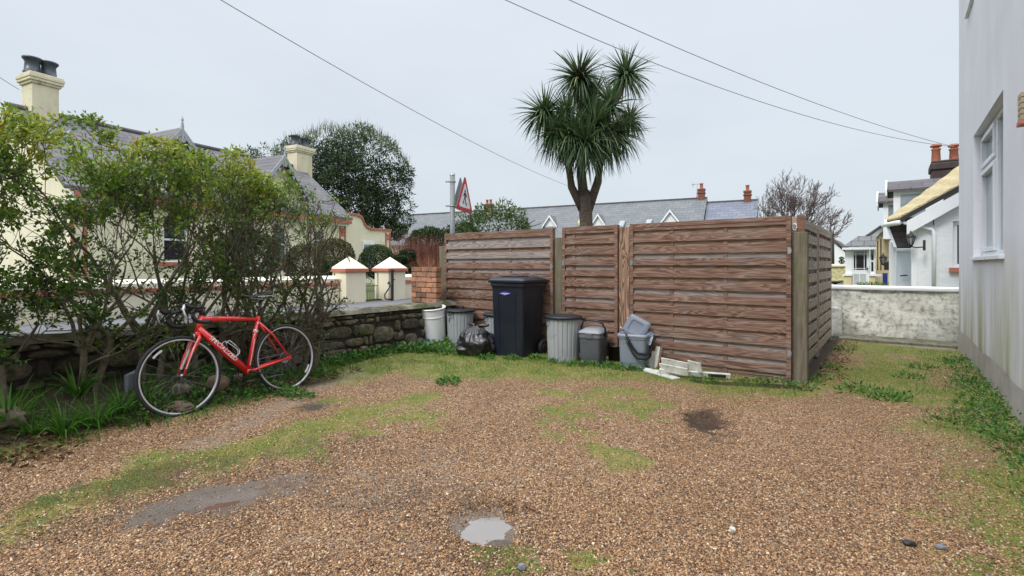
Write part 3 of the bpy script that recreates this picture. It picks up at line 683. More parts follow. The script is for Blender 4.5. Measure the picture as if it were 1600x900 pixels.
b = MB(); b.tone = .3; hw = (xl(985.5)-xl(968))/2-.004
nt = NT('grained_post'); tcn = nt.n('ShaderNodeTexCoord'); mpn = nt.n('ShaderNodeMapping'); mpn.inputs['Scale'].default_value = (7,7,.9); nt.l(tcn.outputs['Object'], mpn.inputs['Vector'])
rg = nt.math('FRACT', nt.math('MULTIPLY', nt.noise(mpn.outputs[0], 1.3, 2, .5, .3), 13.0)); gg_ = nt.ramp(rg, [(0,.2),(.12,0),(.4,.5),(.8,1),(1,.2)])
nt.out(nt.mix(gg_, (.09,.045,.028), (.40,.25,.165)), .75, nt.bump(gg_, .3, .004))
b.box(-hw, hw, -.03, .05, -.05, 1.70); b.build('shaft', nt.m, pw, bevel=.005)

# ------------------------------------------------------------------ rubble retaining wall under the lane, brick pier
t_ = thing('stone_retaining_wall', 'low rubble stone wall with a mossy cement top, running behind the hedge and bicycle', 'stone wall', (-5.62,2,0))
WX = -5.62
b = MB(); b.box(-.23, -.005, -6, 3.86, -.1, .56); b.build('mortar', m_mortar, t_)
b = MB(); random.seed(3)
z = -.06
rowsz = []
while z < .55:
    h = random.choice((.075,.10,.13,.17)); h = min(h, .57-z); 
    if .57-z-h < .05: h = .57-z
    rowsz.append((z, h)); z += h
occ = []
for (z, h) in rowsz:
    y = -6.0
    while y < 3.82:
        w = random.choice((.07,.10,.14,.19,.26,.33))*random.uniform(.8,1.2)*(1.2 if h > .12 else 1)
        if y+w > 3.82: w = 3.84-y
        tall = random.random() < .12 and z+h*2 < .5
        if not any(a0 < y+w*.5 < a1 and zz < z+h*.5 < zz1 for a0, a1, zz, zz1 in occ):
            hh = h*1.9 if tall else h
            if tall: occ.append((y-.02, y+w+.02, z+h, z+hh))
            b.tone = random.random(); d = random.uniform(.012,.045)
            n = 7; ring = []; ph = random.uniform(0,6)
            pts = [(y+.012, z+.012),(y+w*.5, z+.004),(y+w-.012, z+.012),(y+w-.004, z+hh*.5),(y+w-.012, z+hh-.012),(y+w*.5, z+hh-.004),(y+.012, z+hh-.012),(y+.004, z+hh*.5)]
            pts = [(p+random.uniform(-.022,.022), q+random.uniform(-.018,.018)) for p, q in pts]
            cy, cz = y+w/2, z+hh/2
            r0 = [(-.02,p,q) for p, q in pts]; r1 = [(d*.75+random.uniform(-.004,.004),cy+(p-cy)*.97,cz+(q-cz)*.97) for p, q in pts]
            r2 = [(d+random.uniform(-.006,.008),cy+(p-cy)*.80,cz+(q-cz)*.80) for p, q in pts]
            vs_ = r0+r1+r2+[(d+.006,cy,cz)]; m = 8
            fs_ = [(i,(i+1)%m,m+(i+1)%m,m+i) for i in range(m)]+[(m+i,m+(i+1)%m,2*m+(i+1)%m,2*m+i) for i in range(m)]+[(2*m+i,2*m+(i+1)%m,3*m) for i in range(m)]
            b.smooth = True; b.add(vs_, fs_); b.smooth = False
        y += w
b.build('stones', m_stone, t_, sub=1)
b = MB(); b.grid(lambda u, v: (-.26+u*.31+.008*math.sin(v*90), -6+v*9.86, .575+(.062+.012*math.sin(v*57+u*4)+.010*math.sin(v*131))*(1 if .05 < u < .95 else 0)), 8, 260)
b.build('cement_top', m_cope, t_, solid=.004)
# brick pier
t_ = thing('brick_pier', 'short orange brick pier on the end of the stone wall beside the fence', 'brick pier', (-5.62,5.44,.62), 0)
PW, PD, PH = .575, .115, 7
b = MB(); b.box(-PW+.008, -.008, .008, PD-.008, 0, PH*.082-.006); b.build('mortar', m_mortar, t_)
b = MB(); random.seed(8)
for i in range(PH):
    z0, z1 = i*.082+.004, i*.082+.074
    x = -PW-(.115 if i % 2 else 0)
    while x < -.01:
        x0, x1 = max(x+.005,-PW), min(x+.225,0)
        if x1-x0 > .03: b.tone = random.random(); b.jbox(x0, x1, 0, PD, z0, z1, .0025)
        x += .23
b.build('bricks', m_brick, t_, bevel=.004)
b = MB(); b.box(-PW-.02,.03,-.05,PD+.2,-.7,-.001); b.build('stone_base', m_stone, t_, bevel=.02)

# ------------------------------------------------------------------ cream boundary wall with salmon band, gate piers, gate
CX = -7.42
def boundary(label, y0, y1):
    t_ = thing('boundary_wall', label, 'garden wall', (CX,y0,.57), 0, 'cream garden walls across the lane')
    L = y1-y0
    b = MB(); b.box(-.2, 0, 0, L, 0, .30); b.build('wall', m_cream, t_)
    b = MB(); b.box(-.225, .025, 0, L, .3005, .36); b.build('band', m_pink, t_, bevel=.006)
    b = MB(); b.prism([(-.215,0,.3605),(.015,0,.3605),(.015,0,.42),(-.1,0,.47),(-.215,0,.42)], (0,L,0)); b.build('coping', m_creamcap, t_)
boundary('long cream garden wall with a salmon band, left of the gate', -8, 4.93)
boundary('short cream garden wall with a salmon band, right of the gate', 6.22, 8.6)
def pier(y, label):
    t_ = thing('gate_pier', label, 'gate pier', (CX,y,.57), 0, 'cream gate piers with pyramid caps')
    w = .2
    b = MB(); b.box(-w-.02, w-.02, -w, w, 0, .53); b.build('shaft', m_cream, t_, bevel=.012)
    b = MB(); b.box(-w-.055, w+.015, -w-.035, w+.035, .5305, .59); b.build('band', m_pink, t_, bevel=.006)
    b = MB(); q = w+.025; b.add([(-q-.02,-q,.5905),(q-.02,-q,.5905),(q-.02,q,.5905),(-q-.02,q,.5905),(-.02,0,.80)], [(0,1,4),(1,2,4),(2,3,4),(3,0,4),(3,2,1,0)]); b.build('pyramid_cap', m_creamcap, t_)
pier(5.14, 'left cream gate pier with a pyramid cap'); pier(6.02, 'right cream gate pier with black gate iron against it')
t_ = thing('garden_gate', 'low wire garden gate with thin upright bars between the two cream piers', 'gate', (CX-.12,5.34,.57))
b = MB(); b.tube([(0,.02,.02),(0,.02,.5),(0,.24,.55),(0,.48,.5),(0,.48,.02)], .009, 6); b.tube([(0,.02,.27),(0,.48,.27)], .007, 6); b.build('gate_frame', m_iron, t_)
b = MB()
for i in range(9): b.tube([(0,.06+i*.048,.0),(0,.06+i*.048,.28)], .006, 5)
b.build('bars', m_cable_pale, t_)
b = MB()
for s_ in (-1,1):
    b.tube([(0,.25+s_*(.02+.07*math.sin(a)),.30+.07*a/2) for a in np.linspace(0,5,18)], .006, 5)
b.build('scrollwork', m_iron, t_)
t_ = thing('gate_stile', 'black iron gate post with a curled brace, in front of the right cream pier', 'gate iron', (CX+.24,5.86,.575))
b = MB(); b.bar((0,0,0),(0,0,.56),.035,.035); b.build('stile', m_iron, t_)
b = MB(); b.tube([(0,-.02,.02),(0,-.16,.04),(0,-.17,.12),(0,-.10,.2),(0,-.05,.26),(0,-.06,.33),(0,-.09,.34),(0,-.1,.30)], .013, 6); b.build('curled_brace', m_iron, t_)
for zq in (.54,.38):
    b = MB(); b.tube([(0,0,zq),(0,.05,zq)], .011, 6); b.build('hinge_pin', m_iron, t_)

# ------------------------------------------------------------------ white wall at the end of the passage
t_ = thing('white_garden_wall', 'low old white wall with grey mould closing off the passage', 'garden wall', (0,10.31,0))
b = MB(); b.grid(lambda u, v: (-1.4+u*9, .012*math.sin(u*31+v*3)+.01*math.sin(u*77+v*11), v*.80), 140, 12); b.box(-1.4, 7.6, .03, .26, 0, .79); b.build('wall', m_lichwall, t_, recalc=False)
b = MB(); b.box(-1.4, 7.6, -.05, .29, .80, .868); b.build('coping', m_white, t_, bevel=.02)
t_ = thing('stone_stub', 'rough rendered stub leaning on the white wall beside the side fence', 'wall stub', (-.80,10.16,0))
b = MB(); b.jbox(-.15,.12,-.06,.11,-.02,.50,.02); b.build('stub', m_lichwall, t_, bevel=.04, seg=3)

# ------------------------------------------------------------------ pale rendered house on the right
HX = .77
t_ = thing('rendered_house', 'pale grey rendered house with white plastic windows at the right edge', 'house', (HX,0,0))
W0, W1 = ox(1521,400,HX), ox(1567.5,400,HX); wy1, wy0 = W0.y, W1.y
zs = ox(1521,402,HX).z; zh = (ox(1521,214,HX).z+ox(1567,139,HX).z)/2
uy1 = ox(1513,20,HX).y; uy0 = uy1-1.3; uz = ox(1513,22,HX).z; uzh = uz+1.25
FR = 9.7; D = .14
b = MB()
def wallx(y0, y1, z0, z1): b.box(0, D, y0, y1, z0, z1)
wallx(-4, wy0, .20, 8.2); wallx(wy1, FR-.0, .30, 8.2) if False else None
wallx(wy0, wy1, .20, zs); wallx(wy0, wy1, zh, 8.2)
wallx(wy1, uy0, .30, 8.2) if uy0 > wy1 else None
if uy0 < wy1: pass
wallx(max(uy0,wy1), uy1, .20, uz); wallx(max(uy0,wy1), uy1, uzh, 8.2); wallx(uy1, FR, .20, 8.2)
b.box(D, 7, FR-.2, FR, .3, 8.2); b.box(D+.001, 7, -4, FR-.2, 8.0, 8.2)
b.build('wall', m_house, t_)
b = MB(); b.grid(lambda u, v: (-.014+.006*v+.004*math.sin(u*60+v*5), -4+u*(FR+3.985), -.2+v*(.50+.008*math.sin(u*43)+.006*math.sin(u*97))), 160, 6); b.box(.05, .3, -4, FR-.02, -.2, .3); b.box(.05,7,FR-.15,FR-.015,-.2,.299); b.build('plinth', m_plinth, t_, recalc=False)
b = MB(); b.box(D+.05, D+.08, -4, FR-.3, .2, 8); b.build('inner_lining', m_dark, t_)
m_skyglass = glass('sky_tint_glass', (.22,.26,.30), .04)  # pale tint puts the sky's reflection into the pane colour
def upvc(y0, y1, z0, z1, bars, par, x=.075, opener=None):
    f = MB(); fr = .055
    f.box(x, x+.06, y0, y1, z0, z0+fr); f.box(x, x+.06, y0, y1, z1-fr, z1)
    f.box(x, x+.06, y0, y0+fr, z0+fr, z1-fr); f.box(x, x+.06, y1-fr, y1, z0+fr, z1-fr)
    for m in bars: f.box(x+.002, x+.058, m-.04, m+.04, z0+fr, z1-fr)
    o = f.build('window', m_upvc, par, bevel=.006)
    s = MB(); s.box(-.035, x+.02, y0-.05, y1+.05, z0-.04, z0-.001); s.build('sill', m_upvc, o, bevel=.006)
    if opener:
        a0, a1, zm = opener
        q = MB()
        for u0, u1 in ((z0+fr+.004, zm-.02), (zm+.02, z1-fr-.004)):
            for bx in ((a0,a1,u0,u0+.045),(a0,a1,u1-.045,u1),(a0,a0+.04,u0+.0455,u1-.0455),(a1-.04,a1,u0+.0455,u1-.0455)): q.box(x-.018, x+.05, *bx)
        q.box(x+.003, x+.057, a0-.01, a1+.01, zm-.0195, zm+.0195); q.build('casement', m_upvc, o, bevel=.004)
    p = MB(); p.box(x+.028, x+.034, y0+fr, y1-fr, z0+fr, z1-fr); p.build('pane', m_skyglass, o)
mid = ox(1541,400,HX).y
upvc(wy0, wy1, zs, zh, (mid,), t_, opener=(mid+.045, wy1-.06, zs+(zh-zs)*.70))
upvc(max(uy0,wy1)+.002, uy1, uz, uzh, (), t_)
t_ = thing('slatted_wall_box', 'small pale slatted box with a dark red base fixed on the grey house wall', 'wall box', ox(1608,168,HX), 0)
b = MB()
for i in range(5): b.box(-.05, -.002, -.06, .06, -.09+i*.04, -.054+i*.04)
b.build('slats', simple('tan_slats', (.42,.34,.22), None, 5, .7), t_, bevel=.004)
b = MB(); b.box(-.055, -.002, -.065, .065, -.12, -.091); b.build('base', m_pink, t_)

# ------------------------------------------------------------------ rubbish bins
def ribbed_bin(loc, rot, label, s=1.0, handle=True, lidopen=False):
    t_ = thing('dustbin', label, 'dustbin', loc, rot, 'grey ribbed dustbins with dark lids')
    H, r0, r1 = .56*s, .192*s, .218*s; N = 22
    prof = []
    b = MB(); vs = []; nz_ = 14
    fs = []
    nn = N*5
    for j in range(nz_+1):
        q = j/nz_; z = q*H; r = r0+(r1-r0)*q
        for i in range(nn):
            a = 2*math.pi*i/nn; ph = i % 5
            rib = .011*s if (ph == 0 and .08 < q < .93) else 0
            vs.append(((r+.004-rib)*math.cos(a), (r+.004-rib)*math.sin(a), z))
    fs = [(j*nn+i, j*nn+(i+1)%nn, (j+1)*nn+(i+1)%nn, (j+1)*nn+i) for j in range(nz_) for i in range(nn)]
    b.add(vs, fs); b.add([(0,0,.004)]+[(r0*math.cos(2*math.pi*i/nn), r0*math.sin(2*math.pi*i/nn), .004) for i in range(nn)], [(0,1+(i+1)%nn,1+i) for i in range(nn)])
    b.build('body', m_greybin, t_, recalc=False)
    b = MB(); b.lathe([(r1+.002,H-.018),(r1+.022,H-.016),(r1+.026,H+.008),(r1+.018,H+.018),(r1*.86,H+.020),(r1*.5,H+.026),(.001,H+.028)], n=40); lid = b.build('lid', m_lidbin, t_, recalc=False)
    if handle:
        b = MB(); b.tube([(-.06*s,0,H+.02),(-.055*s,0,H+.065),(0,0,H+.078),(.055*s,0,H+.065),(.06*s,0,H+.02)], .012*s, 8); b.build('lid_handle', m_lidbin, lid)
    for a in (-2.2, .95):
        q = r1+.012; b = MB(); b.tube([(q*math.cos(a-.16), q*math.sin(a-.16), H-.03),((q+.03)*math.cos(a-.1),(q+.03)*math.sin(a-.1),H-.05),((q+.03)*math.cos(a+.1),(q+.03)*math.sin(a+.1),H-.05),(q*math.cos(a+.16), q*math.sin(a+.16), H-.03)], .008, 6); b.build('grip', m_lidbin, t_)
    a = -2.45; q = r0+(r1-r0)*.72+.004
    b = MB(); b.tube([((q+.004)*math.cos(a+u), (q+.004)*math.sin(a+u), H*.72+v) for u, v in ((-.02,.05),(.035,.05),(.035,-.01),(-.02,-.01),(-.02,.05))], .003, 5); b.build('catch', m_black, t_)
    return t_
p = gp(876, 562); ribbed_bin((p.x+.03,p.y+.02,-.01), .1, 'grey ribbed dustbin with a flat dark lid, between the wheelie bin and the small caddy', 1.0, False)
p = gp(723, 536); ribbed_bin((p.x+.07,FY-.31,.0), .7, 'grey ribbed dustbin with a raised lid handle, between the white bin and the wheelie bin', .93)
p = gp(757, 536); ribbed_bin((-4.55,FY-.27,.0), .3, 'grey ribbed dustbin mostly hidden behind the wheelie bin and the black bag', .90, False)
# white lidless bin
p = gp(679, 538); t_ = thing('white_dustbin', 'tall white lidless dustbin in the corner between stone wall and fence', 'dustbin', (p.x-.02,p.y+.03,-.01), .4); t_.scale = (1.07,1.07,1.0); t_.rotation_euler = (R_(8),0,R_(12))
b = MB(); b.lathe([(.001,.01),(.150,.012),(.154,.016),(.157,.03),(.1575,.045),(.1775,.43),(.178,.44),(.1825,.443),(.183,.447),(.183,.457),(.1825,.46),(.180,.464),(.1803,.474),(.1866,.556),(.187,.565),(.195,.57),(.197,.585),(.190,.592),(.183,.585),(.178,.46),(.15,.04),(.001,.035)], n=44); b.build('body', m_whitebin, t_, recalc=False)
b = MB(); b.tube([(-.20*math.cos(u),-.20*math.sin(u),.43-.02*math.sin((u-.2)/1.0*math.pi)) for u in np.linspace(.25,1.2,8)], .005, 6); b.build('bail_handle', m_steel, t_)
# wheelie bin
fl = gp(768,554); t_ = thing('wheelie_bin', 'tall dark navy wheelie bin with a purple sticker, in front of the leftmost fence panel', 'wheelie bin', (fl.x+.245,fl.y+.27,-.012), R_(2)); t_.scale = (1.11,1.03,1.0)
def rr(w, d, r, z, n=5, yo=0):
    out = []
    for cx, cy, a0 in ((w-r,d-r,0),(-w+r,d-r,90),(-w+r,-d+r,180),(w-r,-d+r,270)):
        for i in range(n+1):
            a = R_(a0+90*i/n); out.append((cx+r*math.cos(a), cy+r*math.sin(a)+yo, z))
    return out
def loft(b, rings, cap0=True, cap1=True):
    n = len(rings[0]); vs = [p for r in rings for p in r]
    fs = [(j*n+i, j*n+(i+1)%n, (j+1)*n+(i+1)%n, (j+1)*n+i) for j in range(len(rings)-1) for i in range(n)]
    if cap0: fs.append(tuple(range(n-1,-1,-1)))
    if cap1: fs.append(tuple((len(rings)-1)*n+i for i in range(n)))
    o = b.smooth; b.smooth = True; b.add(vs, fs); b.smooth = o
HB = .99
b = MB(); loft(b, [rr(.21,.235,.04,.0), rr(.215,.24,.045,.03), rr(.234,.264,.05,.9), rr(.24,.27,.05,HB-.05), rr(.252,.283,.05,HB-.045), rr(.252,.283,.05,HB)])
b.build('body', m_bin, t_, bevel=.004)
for sx in (-.10,.10):
    b = MB(); b.bar((sx*1.15,-.243,.10),(sx*1.25,-.2655,.86),.010,.012); b.build('front_rib', m_bin, t_)
b = MB(); loft(b, [rr(.265,.30,.05,HB+.002), rr(.272,.308,.05,HB+.012), rr(.272,.308,.05,HB+.04), rr(.25,.285,.05,HB+.055), rr(.20,.22,.07,HB+.078), rr(.12,.14,.07,HB+.084)])
lid = b.build('lid', m_bin, t_, bevel=.005)
b = MB(); b.box(-.14,.14,-.20,.05,HB+.0845,HB+.094); b.build('lid_panel', m_bin, lid, bevel=.006)
b = MB(); b.tube([(-.23,.29,HB-.01),(-.23,.34,HB+.02),(.23,.34,HB+.02),(.23,.29,HB-.01)], .015, 8); b.build('push_handle', m_bin, t_)
for sx in (-.215,.215):
    b = MB(); b.lathe([(.02,-.025),(.085,-.025),(.1,-.018),(.1,.018),(.085,.025),(.02,.025)], (sx*1.0+(.035 if sx > 0 else -.035),.20,.10), 28, 'x'); w_ = b.build('wheel', m_tyre, t_)
    b = MB(); b.lathe([(.001,-.028),(.05,-.028),(.055,.028),(.001,.028)], (sx+(.035 if sx > 0 else -.035),.20,.10), 20, 'x'); b.build('hub', m_black, w_)
b = MB(); zz, yy = .82, -.2635
pl = [(-.10,0),(-.05,.012),(-.03,.022),(.0,.028),(.03,.022),(.05,.016),(.10,.012),(.07,-.006),(.03,-.012),(0,-.026),(-.03,-.014),(-.06,-.010)]
b.prism([(q-.02,yy+(zz+w_-.9)*.0-.0,zz+w_) for q, w_ in pl], (0,-.0025,0)); st = b.build('sticker', m_purple, t_)
st.location = (0,-.0015,.03)
b = MB(); b.box(-.07,.045,yy-.0035,yy-.0027,zz-.001,zz+.005); b.box(-.045,.015,yy-.0035,yy-.0027,zz-.012,zz-.008); b.build('lettering', m_decal, st)
# black bin bag
p = gp(740, 556); t_ = thing('bin_bag', 'full shiny black bin bag slumped against the front of the wheelie bin', 'bin bag', (p.x-.075,p.y+.14,-.01), .3); t_.scale = (1.15,1.05,1.0)
import mathutils
b = MB(); b.smooth = True; nu, nv = 60, 34
def bagpt(u, v):
    a = 2*math.pi*u; q = v
    prof = [(0,.12),(.06,.215),(.2,.245),(.4,.245),(.6,.215),(.78,.155),(.9,.085),(.97,.04),(1,.03)]
    for (q0, r0), (q1, r1) in zip(prof, prof[1:]):
        if q0 <= q <= q1: r = r0+(r1-r0)*(q-q0)/(q1-q0); break
    x, y = r*math.cos(a), r*math.sin(a)*.85
    n1 = mathutils.noise.noise((x*7,y*7,q*3)); n2 = mathutils.noise.noise((math.cos(a)*5,math.sin(a)*5,q*2.2+9)); n3 = mathutils.noise.ridged_multi_fractal((x*9+3,y*9,q*3.2), .9, 2.1, 4, 1.0, 2.0)
    fold = math.cos(a*8+4*n2+2*n1)*.5+math.cos(a*13+6*n1+1)*.35
    k_ = 1+.17*n1+.15*n2*(.4+q)-.10*(n3-1)+.16*fold*max(0,q-.25)**1.1+.035*fold
    return (x*k_, y*k_, (.40*q+.012*n1)*(1 if q > .02 else 0))
b.grid(bagpt, nu, nv); b.build('bag', m_bag, t_, recalc=False, sub=1)
for a in (2.9, .3):
    b = MB(); b.smooth = True
    cx, sy = math.cos(a-.3), math.sin(a-.3)
    b.tube([(.02*cx,.02*sy,.38),(.07*cx,.07*sy,.41),(.12*cx,.12*sy,.395),(.17*cx,.17*sy,.42)], [.035,.03,.02,.026], 7); b.build('tied_ear', m_bag, t_, sub=1)
# food caddies
def caddy(loc, rot, label, bm_, lm_, w=.155, d=.19, H=.37, open_=False, cat='food caddy'):
    t_ = thing('food_caddy', label, cat, loc, rot, 'food waste caddies')
    b = MB(); loft(b, [rr(w*.87,d*.87,.035,0), rr(w*.88,d*.88,.04,.015), rr(w*.905,d*.905,.04,H*.2), rr(w*.92,d*.92,.04,H*.205), rr(w*.97,d*.97,.045,H-.06), rr(w*1.02,d*1.02,.045,H-.055), rr(w*1.02,d*1.02,.045,H-.03), rr(w,d,.045,H-.028), rr(w,d,.045,H)], cap1=not open_)
    b.build('body', bm_, t_, bevel=.003)
    if not open_:
        b = MB(); loft(b, [rr(w*1.05,d*1.05,.045,H+.001), rr(w*1.07,d*1.07,.05,H+.012), rr(w*1.0,d*1.0,.05,H+.03), rr(w*.62,d*.62,.05,H+.06), rr(w*.55,d*.55,.05,H+.062)]); lid = b.build('lid', lm_, t_, bevel=.004)
        b = MB(); b.box(-.045,.045,-d*1.1,-d*1.02,H-.055,H+.008); b.build('front_latch', bm_, lid, bevel=.006)
        b = MB(); b.tube([(-w*1.06,0,H-.045),(-w*1.1,-.01,H+.06),(-w*.95,-.02,H+.13),(-w*.6,-.025,H+.155),(w*.4,-.025,H+.15),(w*.85,-.02,H+.12),(w*1.1,-.01,H+.05),(w*1.06,0,H-.045)], .0125, 8); b.build('handle', m_black, t_)
    else:
        b = MB(); loft(b, [rr(w*1.05,d*1.05,.045,H-.035), rr(w*1.07,d*1.07,.045,H-.03), rr(w*1.07,d*1.07,.045,H+.0), rr(w*.93,d*.93,.04,H+.001), rr(w*.9,d*.9,.04,H-.06)], cap0=False); b.build('rim', lm_, t_)
        b = MB(); loft(b, [rr(w*.86,d*.72,.03,0), rr(w*.86,d*.72,.03,.014), rr(w*.78,d*.64,.03,.022), rr(w*.5,d*.40,.03,.025), rr(w*.46,d*.36,.03,.015)]); lid = b.build('lid', m_caddylidblue, t_, bevel=.003)
        lid.rotation_mode = 'ZYX'; lid.location = (-.02,d*.62,H+.045); lid.rotation_euler = (R_(74),0,R_(-26))
        b = MB()
        for dz_, k2 in ((0,1.0),(.055,.93)): b.tube([(-w*.40,-d*1.04,H-.035+dz_*.8),(-w*.25,-d*1.12,H-.10+dz_),(w*.10,-d*1.17*k2,H-.20+dz_),(w*.45,-d*1.2*k2,H-.265+dz_),(w*1.0,-d*1.05*k2,H-.275+dz_),(w*1.14,-d*.5,H-.26+dz_),(w*1.12,-d*.1,H-.17+dz_)], .0135, 8)
        b.build('handle', m_black, t_)
        b = MB(); b.prism([(w*1.07,-.09,H-.03),(w*1.32,-.05,H-.02),(w*1.34,.05,H-.015),(w*1.07,.09,H-.03)], (0,0,.014)); b.bar((w*1.2,-.05,H-.02),(w*1.05,-.10,H-.12),.012,.05,(1,0,0)); b.build('latch', lm_, t_, bevel=.003)
        b = MB(); b.tube([(-w*.7,d*.9,H+.02),(-w*.75,d*1.1,H+.11),(-w*.95,d*1.1,H+.16)], .008, 6); b.tube([(-w*1.0,d*.4,H+.01),(-w*1.25,d*.4,H+.055)], .008, 6); b.build('hinge_arm', m_metal, t_)
    return t_
p = gp(919, 569); caddy((p.x,p.y+.14,-.01), R_(8), 'dark grey food caddy with a lighter lid and its black handle up', m_caddy, m_caddylid, w=.142, d=.165, H=.385)
p = gp(984, 577); caddy((p.x,p.y+.165,-.01), R_(10), 'blue grey food caddy with its lid open behind and black handle hanging down', m_caddyblue, m_caddyblue, w=.165, d=.185, H=.42, open_=True)
p = gp(950, 566); t_ = thing('black_bucket', 'low black bucket in the dark gap between the two caddies', 'bucket', (p.x+.02,p.y+.17,-.01))
b = MB(); b.lathe([(.001,.0),(.085,.002),(.105,.19),(.114,.192),(.114,.205),(.10,.205),(.09,.03),(.001,.02)], n=28); b.build('body', m_black, t_, recalc=False)
# broken white boards
def plank(label, a, c, w, th, mat, up=(0,0,1), notch=False):
    o = thing('board', label, 'board', a, 0, 'white painted boards by the fence')
    a_, c_ = Vector((0,0,0)), Vector(c)-Vector(a)
    b = MB(); b.bar(a_, c_, w, th, up); b.build('plank', mat, o, bevel=.003)
    if notch:
        b = MB(); d_ = (c_-a_).normalized(); b.bar(c_-d_*.22+Vector((0,-.02,.0)), c_-d_*.04+Vector((0,-.02,0)), .012, .03, up); b.build('groove', m_dark, o)
    return o
Q = lambda px, py, z, dy=0: gp(px, py, z)+Vector((0,dy,0))
upf = (.1,-.75,.6)
plank('longest thin white board lying along the foot of the widest fence panel', Q(1030,580,.06), Q(1141,588,.03), .03, .055, m_whitedirty, (0,-.3,1), True)
plank('white board leaning on top of the heap against the fence', Q(1032,564,.15,.03), Q(1074,573,.14,.03), .015, .075, m_whitedirty, (0,-.25,1))
plank('wide white board in the middle of the heap, face towards the viewer', Q(1031,573,.105), Q(1075,582,.10), .015, .085, m_whitedirty, (0,-.3,1))
plank('pale square ended board leaning at the right of the heap', Q(1074,571,.12,.04), Q(1094,576,.12,.04), .014, .11, m_whitedirty, (0,-.2,1))
plank('splintered flat white board lying on the gravel in front of the heap', Q(1012,579,.025), Q(1058,592,.02), .10, .018, m_whitedirty, (0,0,1))
plank('broken stub of white board lying left of the heap', Q(1007,578,.03), Q(1030,582,.03), .06, .03, m_whitedirty, (0,-.3,1))
plank('upright white offcut leaning on the fence behind the open caddy', Q(1018,578,.0,.10), Q(1020,578,.0,.12)+Vector((0,.05,.25)), .018, .055, m_whitedirty, (1,0,0))
plank('thin brown upright lath leaning on the fence beside the white offcut', Q(1022,579,.0,.10), Q(1026,579,.0,.12)+Vector((0,.06,.26)), .012, .02, m_postbrown, (1,0,0))
plank('pale notched offcut standing behind the right side of the open caddy', Q(1011,578,.0,.09), Q(1012,578,.0,.11)+Vector((0,.04,.20)), .06, .02, m_whitedirty, (0,1,0))
# rag, stones
p = gp(652, 541); t_ = thing('blue_plastic_scrap', 'crumpled blue plastic scraps in the weeds below the white bin', 'plastic scrap', (p.x,p.y,.02))
b = MB(); b.smooth = True
b.grid(lambda u, v: (u*.22-.1, v*.16-.08, .05*abs(math.sin(u*7+v*3))+.03*math.sin(v*9)), 14, 10); b.build('sheet', m_bluerag, t_, solid=.004)
b = MB(); b.smooth = True; b.grid(lambda u, v: (.10+u*.16, .0+v*.1, .03+.04*abs(math.sin(u*6+v*5))), 10, 8); b.build('sheet', simple('cyan_plastic', (.03,.26,.42), None, 6, .4), t_, solid=.004)
def rock(name, label, cat, loc, sx, sy, sz, seed, mat, rot=0, rough=.22):
    o = bpy.data.objects
    b = MB(); b.smooth = True
    def fn(u, v):
        a, q = 2*math.pi*u, math.pi*(v-.5); d = Vector((math.cos(a)*math.cos(q), math.sin(a)*math.cos(q), math.sin(q)))
        k_ = 1+rough*mathutils.noise.noise(d*1.6+Vector((seed,0,0)))+rough*.5*mathutils.noise.noise(d*4+Vector((0,seed,0)))
        return (d.x*sx*k_, d.y*sy*k_, d.z*sz*k_)
    b.grid(fn, 28, 16); r_ = b.build(name, mat, recalc=False); r_.location = loc; r_.rotation_euler = (0,0,rot); return tag(r_, label, cat)
def gz(px, py, z=.0, up=0.0):
    p = gp(px, py, z); p.z = float(zg(p.x,p.y))+up; return p
rock('boulder', 'round brown boulder behind the bicycle front wheel', 'boulder', gz(340,612,.08,.04), .10, .09, .085, 1.3, m_boulder)
rock('flat_stone', 'flat broken stone on the soil below the bicycle front wheel', 'stone', gz(278,636,.06,.015), .12, .09, .035, 4.1, m_boulder, .4, .35)
rock('mossy_stone', 'dark mossy stone behind the flat stone inside the bicycle front wheel', 'stone', gz(282,618,.1,.03), .10, .08, .05, 7.7, m_stone, .2)
rock('earthy_stone', 'earthy stone at the far lower left among dead leaves', 'stone', gz(14,668,.10,.05), .11, .10, .08, 9.2, m_stone, .2)
rock('small_brown_stone', 'small brown stone under the bicycle pedals', 'stone', gz(372,603,.08,.02), .05, .05, .04, 3.2, m_boulder)
pb = gz(1144,827,0,.0); b = MB(); b.jbox(-.013,.013,-.010,.010,-.002,.020,.003); o = b.build('white_pebble', m_whitedirty, bevel=.003); o.location = pb; o.rotation_euler = (.1,.2,.5); tag(o, 'single squarish white pebble on the open gravel at the lower right', 'pebble')
rock('black_stone', 'dark flat stone on the gravel at the lower right', 'pebble', gz(1421,849,0,.01), .026, .016, .012, 6.5, m_dark, .3)
rock('pale_stone', 'pale grey stone right of the dark flat stone on the gravel', 'pebble', gz(1470,856,0,.01), .020, .014, .011, 8.5, m_slab, .3)
rock('grey_stone', 'grey stone on the gravel at the bottom edge', 'pebble', gz(815,892,0,.01), .018, .016, .014, 2.5, m_slab, .3)
p = gz(207,612,.15,.0); t_ = thing('grey_slab', 'blue grey broken slate slab standing behind the bicycle front tyre', 'slab', p, R_(-40))
b = MB(); b.jbox(-.10,.10,-.015,.015,-.05,.12,.012); b.build('slab', m_slab, t_, bevel=.006)

